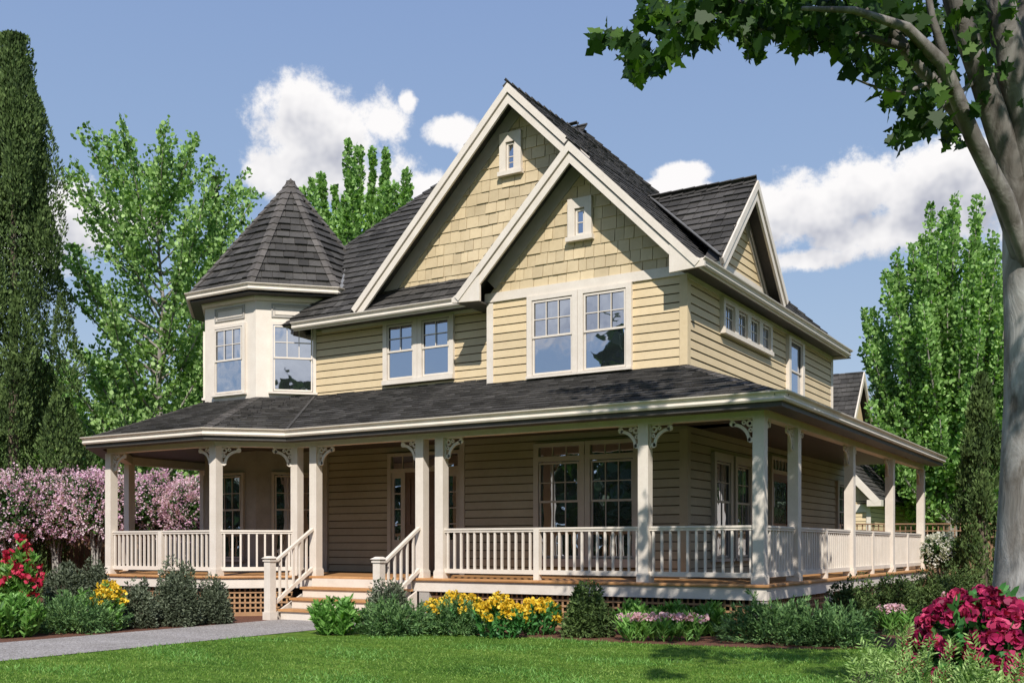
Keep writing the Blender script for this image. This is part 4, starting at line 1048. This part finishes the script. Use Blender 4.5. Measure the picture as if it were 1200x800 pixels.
    for k in range(10):
        a = rg.uniform(0, 2*pi); e = base+V3(cos(a)*4, sin(a)*4, rg.uniform(9, 12)); b.tube([Q(1212, 0), Q(1212, -100).lerp(e, .5)+V3(0, 0, .4), e], [.10, .06, .015], 5)
    b.build('branch', 'bark_limb_shaded', root, smooth=True)
maple()

# ------------------------------------------------------------------ shrubs and flowers
def mound_pts(ng, n, loc, rx, ry, h, base=.0, inner=.45, lump=.18):
    u = ng.normal(size=(n, 3)); u[:, 2] = np.abs(u[:, 2])*1.0; u /= np.linalg.norm(u, axis=1, keepdims=True)
    ph = ng.uniform(0, 6.28, 4); a = np.arctan2(u[:, 1], u[:, 0])
    L = 1+lump*(np.sin(a*3+ph[0])*.6+np.sin(a*5+u[:, 2]*5+ph[1])*.6+np.sin(u[:, 2]*9+a*2+ph[2])*.5)
    r = (1-(1-inner)*ng.uniform(0, 1, n)**1.7)*L
    # fuller near the ground
    z_ = u[:, 2]*r; k = np.where(u[:, 2] < .35, 1.0, 1.0)
    p = np.stack([loc[0]+u[:, 0]*r*rx*k, loc[1]+u[:, 1]*r*ry*k, base+z_*h*.93+.02], 1)
    return p, u
def stems(root, loc, n, r, h, seed, mat='bark_brown'):
    rg = random.Random(seed); m = MB()
    for i in range(n):
        a = rg.uniform(0, 2*pi); q = rg.uniform(.3, .9)*r
        m.tube([(loc[0]+cos(a)*q*.15, loc[1]+sin(a)*q*.15, 0), (loc[0]+cos(a)*q*.6, loc[1]+sin(a)*q*.6, h*.5), (loc[0]+cos(a)*q, loc[1]+sin(a)*q, h*.85)], [.018, .012, .005], 4)
    m.build('stem', mat, root)
def shrub(kind, label, loc, w_, h, seed, group=None, dens=1.0, depth=None):
    """kind: box, olive, juniper, pale"""
    ng = np.random.default_rng(seed)
    spec = dict(box=('boxwood_shrub', 'leaf_box', .050, .55, LEAF, 7000, .18, .5), olive=('evergreen_shrub', 'leaf_olive', .058, .40, LEAF, 11000, .15, .6),
                juniper=('juniper_shrub', 'leaf_juniper', .10, .20, DIA, 9000, .22, .9), pale=('juniper_shrub', 'leaf_pale_juniper', .13, .16, DIA, 14000, .25, 1.2),
                dark=('evergreen_shrub', 'leaf_cypress', .065, .4, LEAF, 8000, .2, .6))[kind]
    root = thing(spec[0], (loc[0], loc[1], 0), label, 'shrub', group)
    n = int(spec[5]*dens*max(.5, w_*h))
    p, u = mound_pts(ng, n, loc, w_/2, w_/2*.8, h, lump=spec[6]); A = u*spec[7]+ng.normal(size=u.shape)*.6+np.array([0, 0, .15])
    if kind in ('juniper', 'pale'):                # sprays: many needles share a twig
        k = max(60, n//26); tp, tu = mound_pts(ng, k, loc, w_/2, w_/2*.8, h, lump=spec[6], inner=.6); td = tu+ng.normal(size=tu.shape)*.35+np.array([0, 0, .25]); td /= np.linalg.norm(td, axis=1, keepdims=True)
        idx = np.repeat(np.arange(k), 26); s = ng.uniform(-.5, 1, k*26)[:, None]; Lt = .26 if kind == 'pale' else .2
        p = tp[idx]+td[idx]*s*Lt*.7; side = ng.normal(size=p.shape); A = td[idx]*1.1+side*.45; p[:, 2] = np.maximum(p[:, 2], .02)
        Ls = spec[2]*.75
        fan(p, A, Ls, spec[3]*1.2, spec[4], ng, 'foliage', spec[1], root, fold=.1)
        p2, u2 = mound_pts(ng, n//2, loc, w_/2*.85, w_/2*.7, h*.85, lump=spec[6], inner=.3); fan(p2, u2+ng.normal(size=u2.shape)*.6, Ls, .3, DIA, ng, 'inner_foliage', spec[1], root, fold=.1)
    else:
        fan(p, A, spec[2], spec[3], spec[4], ng, 'foliage', spec[1], root, fold=.25)
    stems(root, loc, 7, w_*.4, h*.8, seed)
    return root
def sh(px, base_y, wpx, top_y, kind, label, dens=1.0, group=None, D=None):
    D = D or 1760/(base_y-640); loc = at(px, D); w_ = wpx/1230.7*D; h = G+(640-top_y)/1230.7*D
    # base_y is where the front of the mound meets the ground
    loc = at(px, D+w_*.45); shrub(kind, label, loc, w_*1.0, h, int(px*7+top_y), group, dens)
def leafy(px, base_y, wpx, top_y, label, mat='leaf_bright', n=2600, ls=.15, asp=.26, name='leafy_plant', bloom=None, nb=0, group=None, D=None, bs=.05, upr=1.2, cat='plant', bloomz=.85):
    D = D or 1760/(base_y-640); w_ = wpx/1230.7*D*1.15; loc = at(px, D+w_*.35); h = G+(640-top_y)/1230.7*D
    ng = np.random.default_rng(int(px*3+base_y)); root = thing(name, (loc.x, loc.y, 0), label, cat, group)
    # upright shoots clothed with long leaves
    k = max(14, int(26*w_)); rg = random.Random(int(px)); P_, A_ = [], []; m = MB()
    for i in range(k):
        a = rg.uniform(0, 2*pi); q = w_/2*sqrt(rg.random()); hh = h*(1-.45*(q/(w_/2))**2)*rg.uniform(.75, 1.0)
        b0 = V3(loc.x+cos(a)*q*.6, loc.y+sin(a)*q*.5, 0); b1 = V3(loc.x+cos(a)*q, loc.y+sin(a)*q*.8, hh)
        m.tube([b0, b0.lerp(b1, .5)+V3(0, 0, hh*.06), b1], [.008, .006, .003], 4)
        for j in range(max(6, n//k)):
            t = rg.random()**.8; p = b0.lerp(b1, t); az = rg.uniform(0, 2*pi); P_.append(tuple(p)); A_.append((cos(az), sin(az), upr*rg.uniform(.3, 1.3)))
    m.build('stem', mat, root)
    fan(np.array(P_), np.array(A_), ls, asp, LEAF, ng, 'foliage', mat, root, fold=.3)
    if bloom: blooms(root, loc, w_, h, nb, bloom, bs, ng, bloomz)
    return root
def blooms(root, loc, w_, h, nb, mat, bs, ng, z0=.6, petals=14, spread=1.0):
    """nb flower heads on the upper shell, each a ball of petals; one mesh per head kept small by joining petals"""
    u = ng.normal(size=(nb, 3)); u[:, 2] = np.abs(u[:, 2])+.25; u /= np.linalg.norm(u, axis=1, keepdims=True)
    c = np.stack([loc[0]+u[:, 0]*w_/2*ng.uniform(.5, 1, nb)*spread, loc[1]+u[:, 1]*w_/2*.85*ng.uniform(.6, 1, nb), h*(z0+(1-z0)*u[:, 2]*ng.uniform(.6, 1, nb))], 1)
    for i in range(nb):
        d = ng.normal(size=(petals, 3))+u[i]*.6; d /= np.linalg.norm(d, axis=1, keepdims=True)
        fan(c[i]+d*bs*.5, d+ng.normal(size=d.shape)*.35, bs*.85, 1.0, PETAL, ng, 'flower', mat, root, fold=.5)

# left bed
leafy(22, 733, 62, 628, 'red flowering rhododendron in front of the lilac at the left edge', 'leaf_bright', 2600, .13, .33, 'rhododendron', 'bloom_red', 34, D=17.2, bs=.085, cat='shrub', bloomz=.22)
leafy(14, 752, 72, 690, 'bright green leafy clump in the bottom left corner of the bed', n=2600, ls=.14, D=16.2)
sh(78, 735, 62, 662, 'olive', 'grey-green shrub behind the yellow flowers, under the lilac', D=18.4)
sh(112, 725, 50, 660, 'olive', 'grey-green shrub at the foot of the lilac trunk, nearest the porch corner post', D=20.4)
leafy(97, 738, 34, 686, 'small pale green leafy plant between the grey shrub and the yellow flowers', n=900, ls=.11, D=18.0)
leafy(127, 738, 42, 681, 'yellow flowering bush at the left end of the porch', 'leaf_bright', 500, .10, .4, 'flowering_bush', 'bloom_yellow', 60, D=17.6, bs=.048, cat='shrub', bloomz=.5)
sh(86, 744, 112, 704, 'juniper', 'low spreading green juniper beside the gravel path at the left')
sh(162, 737, 56, 684, 'olive', 'rounded grey shrub left of the tallest shrub before the turret porch')
sh(208, 735, 64, 662, 'olive', 'tallest grey shrub in front of the turret porch')
sh(250, 732, 48, 680, 'olive', 'rounded grey shrub right of the tallest one, beside the lattice')
# middle bed
leafy(392, 745, 62, 697, 'bright green broad-leaved plant at the foot of the steps', n=2400, ls=.13)
sh(455, 735, 66, 684, 'olive', 'grey-green shrub directly behind the low juniper by the steps', D=17.2)
sh(462, 746, 92, 709, 'juniper', 'low green juniper right of the leafy plant by the steps')
sh(530, 745, 88, 710, 'juniper', 'low green juniper in front of the yellow flowers')
YG = 'leaf_rhodo'
leafy(536, 735, 84, 696, 'long yellow flowering bush behind the low juniper', YG, 800, .10, .4, 'flowering_bush', 'bloom_yellow', 110, D=17.1, bs=.048, cat='shrub', bloomz=.5)
leafy(586, 743, 62, 697, 'yellow flowering bush in the middle of the front bed', YG, 800, .10, .4, 'flowering_bush', 'bloom_yellow', 90, bs=.052, cat='shrub', bloomz=.4, D=16.1)
leafy(632, 745, 60, 699, 'yellow flowering bush next to the dark upright shrub', YG, 800, .10, .4, 'flowering_bush', 'bloom_yellow', 90, bs=.052, cat='shrub', bloomz=.35)
sh(687, 748, 56, 688, 'dark', 'dark upright rounded shrub alone before the lattice', 1.5)
for i, (px, lb) in enumerate([(746, 'left'), (786, 'middle'), (826, 'right')]):
    leafy(px, 738, 52, 704, f'tall green leaf clump behind the pink flowers, {lb} of three', 'leaf_bright', 1500, .14, .22, 'leafy_plant', D=16.6, group='green clumps along the lattice')
def tulip(px, base_y, wpx, label):
    leafy(px, base_y, wpx, 732, label, 'leaf_bright', 260, .22, .12, 'flowering_plant', 'bloom_pink', 22, bs=.042, upr=1.5, cat='flowers', bloomz=.85)
for i, (px, lb) in enumerate([(745, 'pink flowers on strappy leaves just right of the dark upright shrub'), (776, 'pink flower clump second from the dark upright shrub'), (808, 'pink flower clump nearest the big right juniper')]):
    D = 1760/(752-640); leafy(px, 752, 40, 722, lb, 'leaf_bright', 260, .20, .12, 'flowering_plant', 'bloom_pink', 16, bs=.05, upr=1.5, cat='flowers', bloomz=.9, group='pink flower clumps')
sh(905, 757, 118, 712, 'juniper', 'wide dark juniper before the porch corner pier', 1.2)
sh(975, 760, 104, 716, 'juniper', 'juniper right of the porch corner, at the lawn edge', 1.2)
sh(1000, 730, 66, 684, 'dark', 'round dark boxwood beside the side lattice', D=17.5)
for i, (px, D, w_, ty) in enumerate([(1050, 19.5, 62, 678), (1090, 21.5, 60, 673), (1120, 23.5, 56, 668)]):
    sh(px, 0, w_, ty, 'dark', ['nearest boxwood of the row along the side porch', 'middle boxwood of the row along the side porch', 'farthest boxwood of the row along the side porch'][i], D=D, group='boxwoods along the side porch')
leafy(1047, 745, 46, 712, 'pink flowers on strappy leaves beside the big red rhododendron', 'leaf_bright', 300, .2, .13, 'flowering_plant', 'bloom_pink', 22, bs=.05, upr=1.5, cat='flowers', bloomz=.9)
leafy(1125, 715, 36, 693, 'small pink flowers behind the big red rhododendron', 'leaf_bright', 300, .15, .2, 'flowering_plant', 'bloom_pink', 16, bs=.06, cat='flowers', D=19)

# big rhododendron in the foreground
def rhodo():
    ng = np.random.default_rng(5); D = 9.2; loc = at(1150, D); w_ = 1.28; h = G-(698-640)/1230.7*D
    root = thing('rhododendron', (loc.x, loc.y, 0), 'large dark red rhododendron in bloom at the lower right corner', 'shrub')
    p, u = mound_pts(ng, 2300, loc, w_/2*1.03, w_/2*1.03, h*1.01, inner=.6, lump=.08); fan(p, u+ng.normal(size=u.shape)*.7, .12, .42, LEAF, ng, 'foliage', 'leaf_rhodo', root, fold=.3, upn=.3)
    stems(root, loc, 12, .55, h*.85, 3)
    k = 0; pts = []
    for i in range(14000):
        v = ng.normal(size=3); v[2] = abs(v[2])*.9; v /= np.linalg.norm(v)
        if v[2] < .02: continue
        q = np.array([loc.x+v[0]*w_/2*1.02, loc.y+v[1]*w_/2*1.02, .06+v[2]*h*.93])
        if all(np.linalg.norm(q-o) > .106 for o in pts): pts.append(q); 
        if len(pts) > 112: break
    for c in pts:
        n_ = np.array([(c[0]-loc.x), (c[1]-loc.y), (c[2]-h*.35)]); n_ /= np.linalg.norm(n_)
        Pp, Ap = [], []
        for j in range(11):
            d = ng.normal(size=3)*.6+n_; d /= np.linalg.norm(d); fc = c+d*.055
            e1 = np.cross(d, [0.3, .2, .9]); e1 /= np.linalg.norm(e1); e2 = np.cross(d, e1)
            for q in range(5):
                a = q*1.2566+j; r_ = e1*cos(a)+e2*sin(a); Pp.append(fc); Ap.append(r_+d*.55+ng.normal(size=3)*.1)
        fan(np.array(Pp), np.array(Ap), .060, 1.0, PETAL, ng, 'flower', 'bloom_magenta', root, fold=.55)
rhodo()
def fore_juniper():
    for i, (px, D, w_, ty, lb) in enumerate([(1066, 7.3, 1.15, 758, 'pale feathery juniper at the bottom edge, left of the red rhododendron'), (1172, 7.0, .95, 776, 'pale feathery juniper at the bottom right corner, in front of the red rhododendron')]):
        h = G-(ty-640)/1230.7*D; ng = np.random.default_rng(60+i); loc = at(px, D)
        root = thing('juniper_shrub', (loc.x, loc.y, 0), lb, 'shrub'); k = 165
        tp, tu = mound_pts(ng, k, loc, w_/2, w_/2, h, inner=.5, lump=.1); P_, A_ = [], []
        for j in range(k):
            d = tu[j]*np.array([1, 1, .5])+ng.normal(size=3)*.3+np.array([0, 0, .45]); d /= np.linalg.norm(d); s_ = np.cross(d, ng.normal(size=3)); s_ /= np.linalg.norm(s_)
            L = ng.uniform(.24, .42)
            for q in range(13):
                t = q/13
                for sg in (-1, 1):
                    o = tp[j]+d*L*(t-.45)
                    for b in range(3):
                        P_.append(o+(d*.7+s_*sg)*.02*b*(1-t*.6)); A_.append(d*.8+s_*sg*.9+ng.normal(size=3)*.12)
        P_ = np.array(P_); P_[:, 2] = np.maximum(P_[:, 2], .02)
        fan(P_, np.array(A_), .040, .30, DIA, ng, 'foliage', 'leaf_pale_juniper', root, fold=.1)
        stems(root, loc, 10, w_*.4, h*.8, 8)
fore_juniper()

# lilacs
def lilac(px, D, wpx, ty, by, label, seed, group='flowering lilacs along the fence', bloom='bloom_lilac', nb=520, name='lilac_bush', trunk=True, bl=.30):
    ng = np.random.default_rng(seed); rg = random.Random(seed); loc = at(px, D); w_ = wpx/1230.7*D; top = G+(640-ty)/1230.7*D; bot = G+(640-by)/1230.7*D
    root = thing(name, (loc.x, loc.y, 0), label, 'shrub', group); m = MB(); c = (loc.x, loc.y, (top+bot)/2); rz_ = (top-bot)/2
    for i in range(7):
        a = i*.9+rg.uniform(-.3, .3); q = w_*.42*rg.uniform(.4, 1)
        m.tube([(loc.x+cos(a)*.04, loc.y+sin(a)*.04, 0), (loc.x+cos(a)*.1, loc.y+sin(a)*.1, bot*.75), (loc.x+cos(a)*q*.6, loc.y+sin(a)*q*.6, bot+rz_*.7), (loc.x+cos(a)*q, loc.y+sin(a)*q, bot+rz_*1.4)], [.05, .035, .02, .006], 5)
    m.build('trunk', 'bark_grey', root)
    def shell(n, inner):
        u = ng.normal(size=(n, 3)); u /= np.linalg.norm(u, axis=1, keepdims=True); r = inner+(1-inner)*ng.uniform(0, 1, (n, 1))**.6
        r = r*(1+.12*np.sin(u[:, :1]*7+seed)+.1*np.sin(u[:, 1:2]*9)); return np.array(c)+u*r*np.array([w_/2, w_/2, rz_]), u
    p, u = shell(3800, .3); fan(p, ng.normal(size=u.shape), .11, .6, LEAF, ng, 'foliage', 'leaf_lilac', root, fold=.3)
    p, u = shell(nb, .72); per = 15; idx = np.repeat(np.arange(nb), per); d = u+np.array([0, 0, .7])+ng.normal(size=u.shape)*.35; d /= np.linalg.norm(d, axis=1, keepdims=True)
    t = ng.uniform(0, 1, nb*per)[:, None]; off = ng.normal(size=(nb*per, 3))*.040*(1.15-t)
    fan(p[idx]+d[idx]*t*bl+off, off*20+d[idx]*.6, .055, .9, DIA, ng, 'blossom', bloom, root, fold=.4)
lilac(10, 29, 92, 560, 640, 'pink lilac at the far left, behind the red rhododendron', 71)
lilac(66, 29.6, 84, 556, 632, 'pink lilac second from the left, above the fence', 72)
lilac(112, 29, 80, 558, 628, 'pink lilac with a pale forked trunk just left of the porch corner post', 73)
lilac(172, 31, 76, 562, 630, 'pink lilac seen through the porch next to its corner post', 74)
lilac(222, 31, 66, 566, 634, 'pink lilac seen through the porch next to the turret', 75)
lilac(1104, 28, 50, 630, 664, 'white flowering azalea before the wooden fence at the right', 76, None, 'bloom_white', 260, 'azalea_bush', bl=.16)

# ------------------------------------------------------------------ fences
def fence(a, b, h, label, lat=False):
    a = Vector(a); b = Vector(b); L = (b-a).length; U = (b-a).normalized(); N = V3(U.y, -U.x, 0); f = (a, U, N); rg = random.Random(int(L*10))
    root = thing('wooden_fence', tuple(a), label, 'fence'); m = MB(); top = h-(.42 if lat else .06); n = int(L/.15)
    for i in range(n):
        u = i*L/n; m.lbox(f, u+.004, u+L/n-.004, -.01+rg.uniform(0, .008), .014, .04, top-rg.uniform(0, .02))
    m.build('board_panel', 'fence_wood', root)
    m = MB(); m.lbox(f, 0, L, .02, .06, top-.03, top+.02); m.lbox(f, 0, L, -.07, .07, h-.04, h)
    if lat:
        for i in range(int(L/.16)): m.lbox(f, i*.16, i*.16+.035, 0, .012, top+.02, h-.04)
        m.lbox(f, 0, L, .013, .025, top+.17, top+.20)
    m.build('rail', 'fence_wood', root)
    k = int(L/2.4)+1
    for i in range(k):
        u = min(i*2.4, L-.1); m = MB(); m.lbox(f, u-.05, u+.05, .015, .11, 0, h-.041); m.build('fence_post', 'fence_wood', root, f[0]+U*u)
fence(at(-60, 31.5), at(260, 33.5), 1.95, 'brown board fence in the shade behind the lilacs')
fence(at(985, 33), at(1300, 31.5), 2.15, 'brown fence with open lattice top behind the white azalea', True)

# ------------------------------------------------------------------ grass
def grass():
    ng = np.random.default_rng(4); n = 120000
    D = ng.uniform(7.6, 16.5, n)**1.0; px = ng.uniform(-120, 1320, n); k = (px-600)/1230.7
    x = D*(-sin(YAW)+cos(YAW)*k); y = D*(cos(YAW)+sin(YAW)*k)
    ex = np.array([p[0] for p in edge]); ey = np.array([p[1] for p in edge])
    lim = np.interp(x, ex, ey)
    ok = (x > -12.26) & (y < lim) & (((x-tb.x-.6)/2.2)**2+((y-tb.y+.6)/2.6)**2 > 1)
    P_ = np.stack([x, y, np.zeros(n)], 1)[ok]
    A_ = np.stack([ng.normal(size=len(P_))*.7, ng.normal(size=len(P_))*.7, np.ones(len(P_))], 1)
    o = fan(P_, A_, .034, .24, DIA, ng, 'grass', 'grass_blade', None, fold=.1); tag(o, 'short mown grass blades covering the front lawn', 'grass', kind='stuff')
    m_ = (np.sin(P_[:, 0]*2.1+np.sin(P_[:, 1]*1.3)*2)+np.sin(P_[:, 1]*3.3+P_[:, 0])+ng.normal(size=len(P_))*.6) > 1.1
    o = fan(P_[m_], A_[m_]+ng.normal(size=(m_.sum(), 3))*.5, .06, .13, DIA, ng, 'grass', 'leaf_bright', None, fold=.1); tag(o, 'longer tufts of grass scattered through the mown lawn', 'grass', kind='stuff')
grass()

# ------------------------------------------------------------------ light
SD = V3(.64, -1.0, 1.06).normalized()       # toward the sun
sun_el = asin(SD.z); sun_az = atan2(SD.x, SD.y)
ld = bpy.data.lights.new('sun', 'SUN'); ld.energy = 4.9; ld.angle = radians(.5); ld.color = (1, .945, .86)
lo = bpy.data.objects.new('sun', ld); COL.objects.link(lo); lo.rotation_euler = SD.to_track_quat('Z', 'Y').to_euler(); lo.location = SD*100

w = bpy.data.worlds.new("World"); sc.world = w; w.use_nodes = True; t = w.node_tree
for n in list(t.nodes): t.nodes.remove(n)
out = nd(t, 'ShaderNodeOutputWorld'); bg = nd(t, 'ShaderNodeBackground'); bg.inputs['Strength'].default_value = .088
sky = nd(t, 'ShaderNodeTexSky', sky_type='NISHITA', sun_disc=False, sun_elevation=sun_el, sun_rotation=sun_az); sky.dust_density = 1.0; sky.air_density = 1.0; sky.ozone_density = 1.2
tc = nd(t, 'ShaderNodeTexCoord'); sp = nd(t, 'ShaderNodeSeparateXYZ'); t.links.new(tc.outputs['Generated'], sp.inputs[0])
def M(op, a, b=None, c=None):
    n = nd(t, 'ShaderNodeMath', operation=op)
    for i, v in enumerate((a, b, c)):
        if v is None: continue
        if isinstance(v, (int, float)): n.inputs[i].default_value = v
        else: t.links.new(v, n.inputs[i])
    return n.outputs[0]
az = M('MULTIPLY', M('ARCTAN2', sp.outputs[0], sp.outputs[1]), 57.2958); el = M('MULTIPLY', M('ARCSINE', sp.outputs[2]), 57.2958)
cv = nd(t, 'ShaderNodeCombineXYZ'); t.links.new(az, cv.inputs[0]); t.links.new(el, cv.inputs[1])
def dirdeg(px, py):
    k = (px-600)/1230.7; q = (640-py)/1230.7
    x, y = -sin(YAW)+cos(YAW)*k, cos(YAW)+sin(YAW)*k
    return math.degrees(atan2(x, y)), math.degrees(atan(q/hypot(x, y)))
CL = []
for (px, py, rx, ry) in [(395, 158, 70, 56), (352, 150, 34, 36), (445, 140, 36, 38), (400, 205, 84, 40), (335, 210, 40, 36), (476, 120, 12, 16), (528, 154, 32, 15), (558, 170, 20, 12),
                         (500, 222, 40, 22), (90, 262, 52, 42), (140, 258, 50, 22), (40, 300, 60, 30), (800, 205, 30, 14), (785, 222, 45, 14), (960, 240, 80, 44), (1010, 222, 64, 46),
                         (1090, 218, 80, 54), (1150, 215, 60, 46), (900, 262, 70, 34), (1050, 270, 110, 34), (880, 235, 40, 22), (1260, 240, 90, 60), (-60, 230, 60, 40), (945, 305, 55, 14), (770, 270, 60, 18)]:
    a, e = dirdeg(px, py); a2, e2 = dirdeg(px+rx, py); a3, e3 = dirdeg(px, py-ry); CL.append((a, e, abs(a2-a)*1.16, abs(e3-e)*1.12))
# the rest of the sky, mirrored in the windows
CL += [(-152, 13, 6, 2.5), (-170, 9, 12, 3), (162, 14, 7, 3), (-125, 10, 8, 3), (60, 14, 14, 6), (90, 11, 12, 5), (-90, 12, 12, 6), (130, 9, 14, 4)]
def field(offset, blobs, full):
    o = nd(t, 'ShaderNodeVectorMath', operation='ADD'); t.links.new(cv.outputs[0], o.inputs[0]); o.inputs[1].default_value = (0, offset, 0)
    n1 = noise(t, .19, 10 if full else 4, .68, o.outputs[0])
    res = None
    for (a, e, ra, re) in blobs:
        m_ = nd(t, 'ShaderNodeVectorMath', operation='MULTIPLY_ADD'); t.links.new(o.outputs[0], m_.inputs[0])
        m_.inputs[1].default_value = (1/ra, 1/re, 0); m_.inputs[2].default_value = (-a/ra, -e/re, 0)
        L = nd(t, 'ShaderNodeVectorMath', operation='LENGTH'); t.links.new(m_.outputs[0], L.inputs[0])
        v = L.outputs['Value']; res = v if res is None else M('MINIMUM', res, v)
    return M('MULTIPLY_ADD', n1.outputs['Fac'], 2.9, M('SUBTRACT', -.45, M('MINIMUM', res, 1.8)))
big = [c for c in CL if c[2] > 2.4]
d0 = field(0, CL, True); d1 = field(1.3, big, False)
mr = nd(t, 'ShaderNodeMapRange', interpolation_type='SMOOTHSTEP'); t.links.new(d0, mr.inputs[0]); mr.inputs[1].default_value = -.06; mr.inputs[2].default_value = .42
sh_ = nd(t, 'ShaderNodeMapRange'); t.links.new(d1, sh_.inputs[0]); sh_.inputs[1].default_value = .0; sh_.inputs[2].default_value = 1.0
cr = ramp(t, [(0, (11.2, 11.0, 11.0)), (.4, (9.8, 9.7, 9.9)), (.75, (7.4, 7.5, 8.1)), (1, (5.6, 5.8, 6.7))]); t.links.new(sh_.outputs[0], cr.inputs['Fac'])
# the haze-softened blue: Nishita blended with the pale violet blue of the photographed air
el01 = nd(t, 'ShaderNodeMapRange'); t.links.new(el, el01.inputs[0]); el01.inputs[1].default_value = 0; el01.inputs[2].default_value = 35
hz = ramp(t, [(0, (6.2, 7.6, 9.0)), (.45, (3.9, 5.5, 8.2)), (1, (2.6, 3.9, 7.3))]); t.links.new(el01.outputs[0], hz.inputs['Fac'])
base = mixc(t, .85, sky.outputs['Color'], hz.outputs['Color'])
fin = mixc(t, mr.outputs[0], base, cr.outputs['Color'])
t.links.new(fin, bg.inputs['Color']); t.links.new(bg.outputs[0], out.inputs['Surface'])
